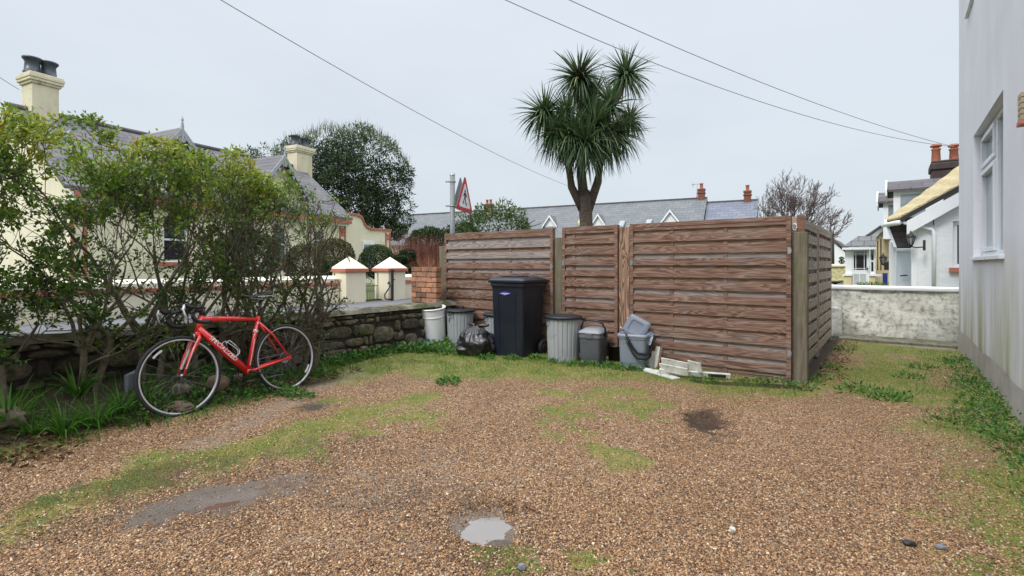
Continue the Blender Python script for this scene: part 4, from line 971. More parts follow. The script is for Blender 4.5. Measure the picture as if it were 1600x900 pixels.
# ------------------------------------------------------------------ red road bicycle leaning on the hedge
rc, fc_ = gp(452,611), gp(287,651)
hd = math.atan2(fc_.y-rc.y, fc_.x-rc.x); BS = math.hypot(fc_.x-rc.x, fc_.y-rc.y)/.985
BS = max(.94, BS)
bike = thing('road_bicycle', 'red road bicycle with black drop handlebars leaning on the hedge', 'bicycle', (rc.x,rc.y,.0), hd)
bike.rotation_euler = (R_(9),0,hd); bike.scale = (BS,BS,BS)
RW = .336
def frm(t0, t1): return Vector(t0), Vector(t1)
rh, fh, bb_ = Vector((0,0,RW)), Vector((.985,0,RW)), Vector((.405,0,.266))
st_top = Vector((.255,0,.765)); ht_top = Vector((.775,0,.825)); ht_bot = Vector((.818,0,.690))
b = MB()
b.tube([st_top+Vector((0,0,-.02)), st_top.lerp(ht_top,.5)+Vector((0,0,-.018)), ht_top+Vector((.008,0,-.03))], [.017,.021,.027], 14)
dt_end = ht_bot+Vector((-.004,0,.03)); b.tube([bb_, bb_.lerp(dt_end,.5), dt_end], [.031,.0325,.031], 18)
b.tube([bb_, st_top+(st_top-bb_).normalized()*.012], [.020,.0175], 14)
b.tube([ht_bot, ht_top], [.026,.0225], 16)
for s_ in (-1,1):
    b.tube([st_top+Vector((0,s_*.012,-.05)), Vector((.15,s_*.045,.585)), rh+Vector((.01,s_*.066,.006))], [.010,.009,.0085], 10)
    b.tube([bb_+Vector((-.02,s_*.022,0)), Vector((.27,s_*.050,.292)), rh+Vector((.008,s_*.066,-.002))], [.0125,.0125,.009], 10)
    b.box(-.012,.018,s_*.066-.003,s_*.066+.003,RW-.018,RW+.02)
b.tube([bb_+Vector((0,-.036,0)), bb_+Vector((0,.036,0))], .024, 16)
b.tube([Vector((.165,-.045,.60)),Vector((.165,.045,.60))], .008, 8)
frame = b.build('frame', m_red, bike)
fk = MB()
for s_ in (-1,1):
    fk.tube([ht_bot+Vector((.003,s_*.012,-.012)), ht_bot+Vector((.012,s_*.042,-.06)), ht_bot.lerp(fh,.55)+Vector((.008,s_*.05,0)), fh+Vector((-.002,s_*.052,.004))], [.018,.017,.0125,.009], 10)
fork = None
fk.tube([ht_bot+Vector((0,0,-.002)), ht_bot+Vector((.010,0,-.04))], [.026,.024], 14)
fork = fk.build('fork', m_red, bike)
b = MB()
for s_ in (1,-1):
    b.bar(ht_bot.lerp(fh,.22)+Vector((.008,s_*.062,0)), ht_bot.lerp(fh,.85)+Vector((.006,s_*.0615,0)), .0015, .006)
b.bar(ht_bot.lerp(fh,.2)+Vector((-.004,-.031,0)), ht_bot.lerp(fh,.85)+Vector((-.002,-.041,0)), .0015, .018, (1,0,0)); b.build('fork_decal', m_decal, fork)
def wheel(c, n, rear=False):
    h = MB(); w2 = .055 if rear else .04
    h.lathe([(.008,-.06),(.012,-w2-.003),(.020,-w2),(.020,-w2+.006),(.010,-.02),(.010,.02),(.020,w2-.006),(.020,w2),(.012,w2+.003),(.008,.06)], c, 16, 'y')
    ri = RW-.042
    for i in range(n):
        a = 2*math.pi*i/n; s_ = 1 if i % 2 else -1; a2 = a+(1 if (i//2) % 2 else -1)*.5
        h.tube([c+Vector((.018*math.cos(a2), s_*(w2-.003), .018*math.sin(a2))), c+Vector((ri*math.cos(a), s_*.003, ri*math.sin(a)))], .0011, 4)
    w = h.build('wheel', m_steel, bike, recalc=False)
    b = MB(); b.lathe([(RW-.040,.0),(RW-.039,.008),(RW-.036,.0105),(RW-.0245,.0105),(RW-.022,.007),(RW-.026,0),(RW-.022,-.007),(RW-.0245,-.0105),(RW-.036,-.0105),(RW-.039,-.008),(RW-.040,0)], c, 80, 'y'); b.build('rim', m_rim, w, recalc=False)
    b = MB(); b.lathe([(RW-.022,.0075),(RW-.026,.0118),(RW-.014,.0155),(RW-.005,.011),(RW-.0005,.004),(RW-.0005,-.004),(RW-.005,-.011),(RW-.014,-.0155),(RW-.026,-.0118),(RW-.022,-.0075)], c, 80, 'y'); b.build('tyre', m_tyre, w, recalc=False)
    b = MB(); a0 = R_(-150) if not rear else R_(-65)
    b = MB()
    aa = R_(42) if not rear else R_(205)
    b.arc(c, RW-.078, aa, aa+.33, .016, .012, .016); b.build('reflector', m_decal, w)
    return w
wheel(fh, 24); wheel(rh, 28, True)
b = MB(); b.tube([st_top+Vector((.0,0,0)), st_top+(st_top-bb_).normalized()*.175], .0136, 14); b.build('seat_post', m_black, bike)
sp_ = st_top+(st_top-bb_).normalized()*.18
b = MB(); secs = []
for u in np.linspace(0, 1, 15):
    w = .068*(1-u)**.0 if u < .05 else .070*(1-sstep((u-.12)/.5))+.019*sstep((u-.12)/.5)
    w = float(w)*(1 if u > .03 else .8)*(1 if u < .96 else .7); h = .032-.008*u
    x = -.125+u*.275; zt = .010*math.cos(u*5)+(.014*(1-u)**3)
    secs.append([(x, w*math.cos(a), zt+h*.55*math.sin(a)-(.012*math.cos(a)**2*(1-u))) for a in np.linspace(0, 2*math.pi, 16, endpoint=False)])
loft(b, secs); sd = b.build('saddle', m_black, bike); sd.location = sp_+Vector((.025,0,.04))
b = MB()
for s_ in (-1,1): b.tube([(-.10,s_*.022,-.005),(-.05,s_*.022,-.03),(.05,s_*.022,-.03),(.12,s_*.01,-.008)], .0035, 6)
b.box(-.025,.025,-.02,.02,-.045,-.026); b.build('saddle_rails', m_steel, sd)
b = MB(); b.tube([(-.115,.060,-.006),(-.122,.045,.008),(-.126,0,.016),(-.122,-.045,.008),(-.115,-.060,-.006)], .0035, 6)
b.tube([(-.1,.071,-.012),(-.03,.063,-.013),(.03,.034,-.012)], .0025, 6); b.build('saddle_trim', m_decal, sd)
# cockpit
ax = (ht_top-ht_bot).normalized(); stt = ht_top+ax*.045; sc_ = stt+Vector((.098,0,.022))
b = MB(); b.tube([ht_top+ax*.001, ht_top+ax*.062], .0185, 14); b.tube([stt, sc_], [.0175,.0165], 12); b.build('stem', m_black, bike)
b = MB(); hb = None
b.tube([sc_+Vector((0,-.19,0)), sc_+Vector((0,.19,0))], .0145, 10)
for s_ in (-1,1):
    o = sc_+Vector((0,s_*.205,0))
    b.tube([sc_+Vector((0,s_*.17,0)), o+Vector((.02,0,.002)), o+Vector((.075,s_*.004,-.010)), o+Vector((.098,s_*.006,-.040)), o+Vector((.094,s_*.008,-.085)), o+Vector((.060,s_*.010,-.122)), o+Vector((.005,s_*.012,-.132)), o+Vector((-.045,s_*.014,-.134))], .0165, 10)
hb = b.build('handlebar', m_black, bike)
for s_ in (-1,1):
    o = sc_+Vector((0,s_*.207,0))
    b = MB(); b.tube([o+Vector((.065,s_*.004,-.004)), o+Vector((.115,s_*.005,.004)), o+Vector((.145,s_*.005,.030)), o+Vector((.150,s_*.005,.052))], [.019,.020,.018,.012], 10); hd_ = b.build('brake_hood', m_black, hb)
    b = MB(); b.tube([o+Vector((.150,s_*.006,.028)), o+Vector((.166,s_*.010,-.01)), o+Vector((.160,s_*.014,-.055)), o+Vector((.145,s_*.018,-.092))], [.010,.009,.008,.006], 8); b.build('brake_lever', m_rim, hb)
b = MB(); q = ht_bot+Vector((.045,0,-.035))
b.tube([q+Vector((0,-.032,-.03)), q+Vector((0,-.028,.01)), q+Vector((0,0,.02)), q+Vector((0,.028,.01)), q+Vector((0,.032,-.03))], .008, 8); b.tube([q+Vector((-.03,0,.012)),q+Vector((.004,0,.012))], .007, 6); b.build('brake_caliper', m_steel, bike)
b = MB(); q = Vector((.135,0,.645))
b.tube([q+Vector((.0,-.032,-.03)), q+Vector((0,-.028,.01)), q+Vector((0,0,.02)), q+Vector((0,.028,.01)), q+Vector((0,.032,-.03))], .008, 8); b.build('brake_caliper', m_black, bike)
# drivetrain (far side) and near crank
b = MB(); b.torus(bb_+Vector((0,-.045,0)), .088, .005, 40, 6, 'y', .002); b.torus(bb_+Vector((0,-.052,0)), .064, .005, 36, 6, 'y', .002)
for i in range(5):
    a = 2*math.pi*i/5; b.bar(bb_+Vector((0,-.048,0)), bb_+Vector((.085*math.cos(a),-.046,.085*math.sin(a))), .004, .016, (0,1,0))
b.build('chainring', m_black, bike)
cd = Vector((-.155,0,-.052)).normalized()*.17
for s_, d_ in ((1,cd),(-1,-cd)):
    b = MB(); b.bar(bb_+Vector((0,s_*.062,0))-d_*.08, bb_+Vector((0,s_*.078,0))+d_, .013, .028, (0,1,0)); b.tube([bb_+Vector((0,s_*.03,0)), bb_+Vector((0,s_*.07,0))], .017, 12); ck = b.build('crank', m_black, bike, bevel=.004)
    e_ = bb_+Vector((0,s_*.085,0))+d_
    b = MB(); b.tube([e_, e_+Vector((0,s_*.07,0))], .007, 8); b.jbox(e_.x-.035,e_.x+.035,min(e_.y+s_*.015,e_.y+s_*.07),max(e_.y+s_*.015,e_.y+s_*.07),e_.z-.012,e_.z+.012,.002); b.build('pedal', m_black, ck)
b = MB()
for i in range(7): b.torus(rh+Vector((0,-.022-i*.004,0)), .052-i*.004, .003, 28, 6, 'y', .0014)
b.build('cassette', m_steel, bike)
b = MB(); q = Vector((-.02,-.05,RW-.075)); b.tube([rh+Vector((-.01,-.055,-.03)), q+Vector((0,0,.02)), q, q+Vector((.035,0,-.085))], .009, 8); b.torus(q, .022, .004, 20, 6, 'y'); b.torus(q+Vector((.035,0,-.085)), .022, .004, 20, 6, 'y'); b.build('derailleur', m_black, bike)
b = MB()
for z0, z1 in ((.088,.045),(-.088,-.095)):
    b.bar(bb_+Vector((0,-.045,z0)), rh+Vector((0 if z0 > 0 else .015,-.04,z1 if z0 > 0 else -.16)), .006, .008)
b.build('chain', m_steel, bike)
# bottle cage on the down tube
b = MB(); d_ = (ht_bot-bb_).normalized(); nrm = Vector((-d_.z,0,d_.x)); c0 = bb_+d_*.20+nrm*.036
cg = lambda u, y, v: c0+d_*u+Vector((0,y,0))+nrm*v
for s_ in (-1,1):
    b.tube([cg(.0,s_*.012,0), cg(.09,s_*.015,0), cg(.15,s_*.034,.03), cg(.14,s_*.034,.065), cg(.06,s_*.025,.07), cg(.0,s_*.015,.068), cg(-.02,s_*.01,.04), cg(-.015,s_*.01,.0)], .0035, 6)
b.build('bottle_cage', m_decal, bike)
# lettering
def lettering(txt, size, shear=.28, bold=.012):
    cu = bpy.data.curves.new('lettering', 'FONT'); cu.body = txt; cu.size = 1; cu.shear = shear; cu.offset = bold; cu.align_x = 'CENTER'; cu.align_y = 'CENTER'
    o = bpy.data.objects.new('lettering', cu); col.objects.link(o); bpy.context.view_layer.update()
    me = bpy.data.meshes.new_from_object(o.evaluated_get(bpy.context.evaluated_depsgraph_get())); bpy.data.objects.remove(o)
    xs_ = [v.co.x for v in me.vertices]; s_ = size/(max(xs_)-min(xs_))
    for v in me.vertices: v.co *= s_
    return me
def on_tube(me, p, q, r, name, mat, parent, hscale=1.0, bend=True):
    """wrap flat lettering round the left side of a tube, reading from p to q"""
    p, q = Vector(p), Vector(q); d = (q-p).normalized(); up = Vector((0,1,0)).cross(d) ; up = -up if up.z < 0 else up
    c = p.lerp(q, .5)
    for v in me.vertices:
        h = v.co.y*hscale; hh = max(-.9*r, min(.9*r, h)); y = math.sqrt(r*r-hh*hh)
        v.co = c+d*v.co.x+up*h+Vector((0,y+.0022,0))
    o = bpy.data.objects.new(name, me); col.objects.link(o); o.parent = parent; me.materials.clear(); me.materials.append(mat)
    return o
a_, z_ = dt_end.lerp(bb_,.20), dt_end.lerp(bb_,.71)
on_tube(lettering('SPECIALIZED', (z_-a_).length*1.02, .1, .008), a_, z_, .0345, 'lettering', m_decal, frame, .92)
sA, sB = st_top.lerp(bb_,.17), st_top.lerp(bb_,.34)
on_tube(lettering('S', .03, 0, .03), sA, sB, .0178, 'emblem', m_decal, frame)
b = MB(); b.tube([st_top.lerp(bb_,.10)+Vector((0,.0165,0)), st_top.lerp(bb_,.13)+Vector((0,.0168,0))], .006, 8); b.bar(st_top.lerp(bb_,.4)+Vector((.004,.0182,0)), st_top.lerp(bb_,.88)+Vector((.004,.020,0)), .002, .010, (0,1,0)); b.build('stripe', m_decal, frame)
q0, q1 = ht_top.lerp(st_top,.12)+Vector((0,0,-.02)), ht_top.lerp(st_top,.27)+Vector((0,0,-.012))
b = MB(); b.bar(q0+Vector((0,.0235,.006)), q1+Vector((0,.0222,.006)), .003, .007, (0,1,0)); b.build('stripe', m_decal, frame)
b = MB(); hm = ht_top.lerp(ht_bot,.32); b.prism([hm+Vector((.0235,-.010,.018)),hm+Vector((.0245,.010,.018)),hm+Vector((.025,.006,-.018)),hm+Vector((.0245,-.008,-.018))], (.003,0,0)); b.build('head_badge', m_decal, frame)
b = MB()
for s_ in (-1,1):
    o = sc_+Vector((.14,s_*.2,.03))
    b.tube([o, o+Vector((.03,-s_*.06,.02)), o+Vector((.0,-s_*.14,-.02)), ht_bot.lerp(ht_top,.7)+Vector((.03,s_*.03,0)), ht_bot+Vector((.045,s_*.005,.0))], .0028, 5)
b.build('brake_cable', m_black, bike)

# ------------------------------------------------------------------ growing things
def grow(b, p, d, r, L, depth, rnd, env=None, tips=None, wig=.25, up=.05, split=(2,3), ratio=.72, spread=.6, nseg=4, rmin=.0025, wind=None, sides=None):
    """a tapering limb that forks; tips collects (point, direction, radius) along the thin ends"""
    pts = [p]; rs = [r]; dd = d.normalized()
    for i in range(nseg):
        dd = (dd+Vector((rnd.gauss(0,wig),rnd.gauss(0,wig),rnd.gauss(0,wig)+up))*(.6)).normalized()
        if wind: dd = (dd+wind*(.25 if depth > 1 else .6)).normalized()
        q = pts[-1]+dd*(L/nseg)
        if env and not env(q):
            dd = (dd+Vector((rnd.gauss(0,.5),rnd.gauss(0,.5),-.2))).normalized(); q = pts[-1]+dd*(L/nseg)*.4
            pts.append(q); rs.append(max(rmin, rs[-1]*.8)); break
        pts.append(q); rs.append(max(rmin, r*(1-(i+1)/nseg*(.38 if depth > 0 else .7))))
    b.tube(pts, rs, sides or (9 if r > .03 else 6 if r > .012 else 4 if r > .005 else 3), cap=False)
    if tips is not None and depth <= 1:
        for i in range(1, len(pts)): tips.append((pts[i], (pts[i]-pts[i-1]).normalized(), depth))
    if depth <= 0: return
    n = rnd.randint(*split)
    for i in range(n):
        k_ = rnd.uniform(.55,1) if i else 1.0
        j = min(len(pts)-1, max(1, int(round(k_*(len(pts)-1))))); s_ = pts[j]
        a = rnd.uniform(0,6.28); ax_ = dd.orthogonal().normalized(); ax_.rotate(Matrix.Rotation(a, 3, dd))
        nd = (dd+ax_*rnd.uniform(spread*.4,spread*1.2)).normalized()
        grow(b, s_, nd, max(rmin, rs[j]*rnd.uniform(.55,.85)), L*ratio*rnd.uniform(.75,1.2), depth-1, rnd, env, tips, wig, up, split, ratio, spread, nseg, rmin, wind, sides)

# hedge shrubs: (Y along the wall, stems, leafiness, label)
HTOP = lambda y: float(np.interp(y, [-2,.6,.9,1.3,1.7,2.1,2.5,2.9,3.2,3.5], [2.42,2.40,2.34,2.25,2.20,2.14,2.08,2.0,1.85,1.5]))
def hedge_shrub(Y, stems, seed, label, leaf, X=-5.22, z0=.1, lowleaf=.0, wid=.75):
    rnd = random.Random(seed); gg = np.random.default_rng(seed)
    loc = Vector((X, Y, float(zg(X, Y))-.03)); t_ = thing('hedge_shrub', label, 'shrub', loc, 0, 'hedge shrubs along the stone wall')
    bump_ = rnd.uniform(-.08,.04)
    def env(q):
        wx, wy, wz = q.x+X, q.y+Y, q.z+loc.z
        return abs(q.y) < wid*1.25 and -6.0 < wx < (-4.95 if wz < 1.25 else -4.70) and wz < HTOP(wy)+bump_+.07*math.sin(wy*11+wx*7)+.05*rnd.random() and wy < 3.28
    b = MB(); tips = []
    for i in range(stems):
        a = rnd.uniform(0,6.28); off = Vector((rnd.uniform(-.05,.05), (i-(stems-1)/2)*.11+rnd.uniform(-.03,.03), 0))
        lean = Vector((rnd.uniform(-.12,.2), rnd.uniform(-.22,.22)+(i-(stems-1)/2)*.22, 1))
        pts = [off]; 
        r0 = rnd.uniform(.026,.036); L1 = rnd.uniform(.30,.50); d = lean.normalized(); rs = [r0*1.25]
        for q in range(5):
            d = (d+Vector((rnd.gauss(0,.06),rnd.gauss(0,.06),.03))).normalized(); pts.append(pts[-1]+d*L1/5); rs.append(r0*(1-.03*q))
        b.tube(pts, rs, 10, cap=False)
        for f in range(rnd.randint(3,4)):
            nd = (d+Vector((rnd.uniform(-.5,.5), rnd.uniform(-1.1,1.1), rnd.uniform(-.1,.5)))).normalized()
            grow(b, pts[-1-(f % 2)], nd, r0*rnd.uniform(.45,.7), rnd.uniform(.58,.82)*(1.12 if Y > 2.2 else 1), 4 if Y > 2.2 else 5, rnd, env, tips, wig=.22, up=.12, split=(2,3), ratio=.74, spread=.75, nseg=4, rmin=.0029)
        for f in range(4):
            nd = Vector((rnd.uniform(-.5,1), rnd.uniform(-1,1), rnd.uniform(.2,.9))).normalized()
            grow(b, pts[rnd.randint(3,5)], nd, .010, .40, 4, rnd, env, tips, wig=.3, up=.04, split=(2,3), ratio=.7, spread=.7, nseg=4, rmin=.002)
    b.build('branches', m_bark, t_, recalc=False)
    P = np.array([t[0][:] for t in tips]); D = np.array([t[1][:] for t in tips]); z = P[:,2]+loc.z
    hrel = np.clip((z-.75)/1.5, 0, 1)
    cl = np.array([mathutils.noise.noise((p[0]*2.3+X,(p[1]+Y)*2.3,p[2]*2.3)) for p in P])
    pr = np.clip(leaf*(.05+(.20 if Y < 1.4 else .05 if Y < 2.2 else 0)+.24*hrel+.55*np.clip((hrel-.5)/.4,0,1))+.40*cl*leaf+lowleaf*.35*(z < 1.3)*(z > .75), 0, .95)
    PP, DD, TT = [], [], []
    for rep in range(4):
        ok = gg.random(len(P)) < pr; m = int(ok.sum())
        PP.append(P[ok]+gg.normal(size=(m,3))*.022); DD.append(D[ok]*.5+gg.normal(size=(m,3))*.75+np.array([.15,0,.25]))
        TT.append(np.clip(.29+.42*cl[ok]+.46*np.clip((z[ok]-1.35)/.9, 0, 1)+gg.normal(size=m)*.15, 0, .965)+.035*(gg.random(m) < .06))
    P2, D2, T2 = np.concatenate(PP), np.concatenate(DD), np.concatenate(TT); m = len(P2)
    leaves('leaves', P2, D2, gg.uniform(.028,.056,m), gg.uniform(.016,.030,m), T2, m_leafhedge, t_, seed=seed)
    return t_
HS = [(-1.15,2,1,'hedge shrub outside the left edge of the view',.95,0),
 (-.55,2,2,'hedge shrub at the far left edge of the view below the chimney',.95,0),
 (.05,2,3,'hedge shrub at the left edge with its trunk off the picture',.95,.30),
 (.62,2,4,'leafy hedge shrub with two thin trunks nearest the left edge',.95,.30),
 (1.12,2,5,'leafy hedge shrub with a forked trunk left of the bicycle',.92,.28),
 (1.58,2,6,'hedge shrub with leaning trunks just left of the front wheel',.85,.22),
 (2.02,2,7,'hedge shrub with bright yellow green top rising behind the front wheel',.66,.08),
 (2.42,2,8,'hedge shrub with a pale green top behind the red frame',.46,.03),
 (2.78,3,9,'half bare twiggy hedge shrub behind the bicycle saddle',.17,.0),
 (3.08,2,10,'nearly bare rightmost hedge shrub with a leafy lower tuft behind the rear wheel',.15,.3)]
for y, n, s, lb, lf, ll in HS: hedge_shrub(y, n, s, lb, lf, lowleaf=ll)

# cabbage palm
TD = 13.0
def tp(px, py, dd=0): return at(px, py, TD+dd)
base = tp(917, 352); base.z = .1; t_ = thing('cabbage_palm', 'tall cabbage palm with spiky heads on a forked trunk behind the fence', 'palm tree', base)
rel = lambda px, py, dd=0: tp(px,py,dd)-base
b = MB()
b.tube([Vector((0,0,-.1)), rel(917,400), rel(916,352), rel(915,330), rel(914,310), rel(913,298)], [.215,.185,.17,.175,.185,.14], 14)
H = [(905,122,.0,150,.82),(978,118,.5,130,.84),(851,178,-.2,120,.80),(984,188,.3,70,.60),(893,214,-.5,170,.94),(948,214,-.3,170,.94),(872,205,.5,70,.76),(925,160,.6,110,.85),(915,226,-.8,150,.90),(955,165,-.2,90,.8),(930,195,-.6,110,.85),(885,178,-.2,80,.75),(868,205,-.4,80,.8),(970,212,.0,80,.74)]
def limb(pts, rs): b.tube([rel(*p) for p in pts], rs, 10)
limb([(912,330),(893,292),(889,262),(893,207,-.5)], [.12,.10,.095,.09]); limb([(914,325),(908,270),(906,240),(915,218,-.8)], [.14,.12,.11,.09])
limb([(919,328),(934,284),(939,250),(948,207,-.3)], [.125,.11,.10,.09]); limb([(939,250),(935,205,.4),(950,178,.4),(966,150,.5),(978,118,.5)], [.12,.11,.10,.09,.08])
limb([(906,240),(912,190,.3),(906,160,.2),(905,122)], [.12,.10,.09,.08]); limb([(889,262),(870,220,.2),(858,200),(851,178,-.2)], [.09,.08,.07,.07])
limb([(939,240),(970,215,.3),(982,200,.3),(984,188,.3)], [.07,.06,.05,.05]); limb([(912,190,.3),(925,160,.6)], [.08,.07]); limb([(870,220,.2),(872,214,.5)], [.08,.07])
b.build('trunk', m_palmbark, t_, recalc=False)
gp_ = np.random.default_rng(21)
for i, (px, py, dd, n, L) in enumerate(H):
    c = rel(px,py,dd); n = int(n*2.0)
    ct = gp_.uniform(-.97 if i in (4,5,8,6,11,10) else -.88, 1.0, n); a = gp_.uniform(0, 6.283, n); s_ = np.sqrt(1-ct**2)
    D = np.stack([s_*np.cos(a), s_*np.sin(a), ct], 1)
    P = np.array(c[:])[None]+D*.07
    ln = L*1.10*gp_.uniform(.72,1.08,n)*np.where(ct > .75, .85, 1)
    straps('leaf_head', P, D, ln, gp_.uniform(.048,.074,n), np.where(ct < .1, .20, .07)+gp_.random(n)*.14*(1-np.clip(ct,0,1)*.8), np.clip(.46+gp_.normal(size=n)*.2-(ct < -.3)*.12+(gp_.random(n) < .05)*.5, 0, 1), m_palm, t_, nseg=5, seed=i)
n = 260; c = rel(908,112,-.30); a = gp_.uniform(0,6.283,n)
n = 260; a = gp_.uniform(0,6.283,n); P = np.array(c[:])+gp_.normal(size=(n,3))*np.array([.14,.14,.10]); D = np.stack([np.cos(a),np.sin(a),gp_.uniform(-.4,1,n)],1)
straps('seed_head', P, D, gp_.uniform(.12,.3,n), np.full(n,.013), np.full(n,.12), gp_.random(n), m_palmdead, t_, nseg=2, seed=5)

def clumps(centers, n, r, g, flat=1.0, shell=.55):
    P, D, C = [], [], []
    for c in centers:
        d = unit(g.normal(size=(n,3))); q = (shell+(1-shell)*g.random((n,1)))*r*g.uniform(.7,1.2)
        P.append(np.array(c)[None]+d*q*np.array([1,1,flat])); D.append(d+g.normal(size=(n,3))*.6); C.append(np.full(n, g.random()))
    return np.concatenate(P), np.concatenate(D), np.concatenate(C)
def tree_px(blobs, d, n_per_m3, g, depth_r=None):
    """clump centres filling round masses given by their place on the survey (px, py, radius px)"""
    out = []
    for px, py, rx, ry in blobs:
        c = at(px, py, d); R, Z = rx*d/FOC, ry*d/FOC; n = max(6, int(R*R*Z*4.2*n_per_m3))
        for _ in range(n):
            while True:
                q = g.uniform(-1,1,3)
                if .25 < q@q < 1: break
            v = Vector((q[0]*R, q[1]*R, q[2]*Z)); out.append((c+v)[:])
    return np.array(out)
# dark evergreen tree beyond the cottage
gd = np.random.default_rng(31); TDd = 36
base = at(585, 400, TDd); base.z = .45; t_ = thing('evergreen_tree', 'large dark evergreen tree with loose feathery top behind the cream cottage', 'tree', base)
C = tree_px([(505,262,62,50),(560,255,62,52),(600,285,40,58),(535,300,60,50),(470,262,44,38),(608,335,28,32),(575,345,36,26),(440,262,28,26),(620,298,14,36),(596,350,36,20),(618,350,16,22),(560,320,50,40),(400,250,24,20)], TDd, .50, gd)
P, D, cc = clumps(C-np.array(base[:]), 150, .80, gd, .8)
hz = P[:,2]; T = np.clip(.10+.5*cc+.25*np.clip((hz-7.5)/2.5,0,1)+gd.normal(size=len(P))*.13, 0, 1)
leaves('crown', P, D, gd.uniform(.16,.34,len(P)), gd.uniform(.05,.10,len(P)), T, m_leafdark, t_, seed=2)
P, D = [], []
for px, py in [(x_, np.interp(x_, [425,450,480,500,520,545,560,575,600,625,640],[240,222,212,204,200,208,198,204,216,240,262])) for x_ in gd.uniform(425,640,900)]:
    c = at(px, py+gd.uniform(-2,14), TDd+gd.uniform(-3,3))-base; P.append(c[:]); D.append((gd.normal()*.35, gd.normal()*.35, 1))
straps('top_sprays', np.array(P), np.array(D), gd.uniform(.4,1.0,900), gd.uniform(.03,.06,900), np.full(900,.08), gd.uniform(.6,1,900), m_leafdark, t_, nseg=3, seed=4)
b = MB(); rnd = random.Random(4)
for tx, ty, r in ((565,330,.24),(590,320,.2),(610,345,.16),(540,330,.2)):
    q = at(tx, ty, TDd)-base; b.tube([Vector((rnd.uniform(-.3,.3),0,-.3)), q*.35+Vector((0,0,.2)), q*.7, q], [.38,r*1.1,r,r*.8], 8)
    for _ in range(4): grow(b, q*rnd.uniform(.6,.9), (q.normalized()+Vector((rnd.uniform(-.5,.5),rnd.uniform(-.5,.5),.4))), r*.5, 1.4, 1, rnd, None, None, nseg=3, rmin=.03)
b.build('trunk', m_barkdark, t_, recalc=False)

def leafy_bush(name, label, cat, px, py, d, rx, ry, n, mat, L, wd_, g, group=None, ground=.42, tone=(.1,.95), noise=.25, dome=True, upbias=.4, depth=1.0):
    """a bush whose leaf mass is centred at (px, py): clumped leaves on an uneven rounded body over a short stem"""
    c = at(px, py, d); R, Z = rx*d/FOC, ry*d/FOC
    base = Vector((c.x, c.y, ground)); t_ = thing(name, label, cat, base, 0, group); c = c-base
    dd = unit(g.normal(size=(n,3)))
    k_ = np.array([1+noise*mathutils.noise.noise((v[0]*2.2+px,v[1]*2.2,v[2]*2.2)) for v in dd])
    q = (1-.35*g.random(n)**2)*k_
    P = dd*q[:,None]*np.array([R*depth,R*depth,Z]); P = P+np.array(c[:]); ok = P[:,2] > .01
    P, dd = P[ok], dd[ok]; m = len(P)
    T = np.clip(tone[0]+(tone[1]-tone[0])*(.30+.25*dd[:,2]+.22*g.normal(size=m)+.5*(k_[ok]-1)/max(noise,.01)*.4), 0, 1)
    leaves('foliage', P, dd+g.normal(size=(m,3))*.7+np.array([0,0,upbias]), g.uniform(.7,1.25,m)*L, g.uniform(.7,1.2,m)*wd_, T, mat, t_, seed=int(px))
    b = MB(); rnd = random.Random(int(px))
    b.tube([(0,0,-.05), c*.5, c], [R*.10,R*.08,R*.05], 7)
    for _ in range(6): grow(b, c*rnd.uniform(.3,.9), Vector((rnd.uniform(-1,1),rnd.uniform(-1,1),rnd.uniform(.1,1))), R*.05, R*.8, 1, rnd, nseg=3, rmin=.004)
    b.build('stem', m_barkdark, t_, recalc=False)
    return t_
gb = np.random.default_rng(41)
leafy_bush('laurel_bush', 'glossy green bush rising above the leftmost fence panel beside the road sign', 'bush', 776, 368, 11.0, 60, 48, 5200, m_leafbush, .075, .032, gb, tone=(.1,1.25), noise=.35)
leafy_bush('dark_hedge', 'dark evergreen hedge behind the red twigged shrub left of the road sign', 'hedge', 675, 382, 15.5, 36, 24, 4000, m_leafdark, .12, .05, gb, tone=(.1,.8))
leafy_bush('dark_hedge_bush', 'dark green bush low behind the sign post above the left fence end', 'bush', 722, 372, 14, 26, 22, 2200, m_leafdark, .1, .045, gb, tone=(.2,.9))
leafy_bush('topiary_dome', 'large brown green clipped dome left of the gate piers', 'topiary', 523, 402, 12.4, 30, 29, 9000, m_topbrown, .04, .022, gb, 'clipped domes in the cottage garden', .58, (.15,1.1), .06)
leafy_bush('topiary_dome', 'green clipped dome rising between the two gate piers', 'topiary', 589, 409, 12.0, 27, 26, 8000, m_topiary, .04, .022, gb, 'clipped domes in the cottage garden', .58, (.25,1.2), .06)
leafy_bush('topiary_dome', 'clipped brown dome half hidden by the hedge below the cottage window', 'topiary', 478, 415, 11.2, 32, 34, 8000, m_topbrown, .045, .022, gb, 'clipped domes in the cottage garden', .58, (.25,1.0), .1)
leafy_bush('topiary_dome', 'dark clipped dome seen through the hedge behind the bicycle', 'topiary', 385, 400, 10.5, 48, 42, 9000, m_topiary, .05, .025, gb, 'clipped domes in the cottage garden', .58, (.1,.9), .1)
leafy_bush('low_shrub', 'dark bluish leafy shrub just left of the left gate pier', 'shrub', 527, 424, 11.2, 24, 14, 2200, m_topiary, .06, .03, gb, None, .58, (.1,.9), .2)
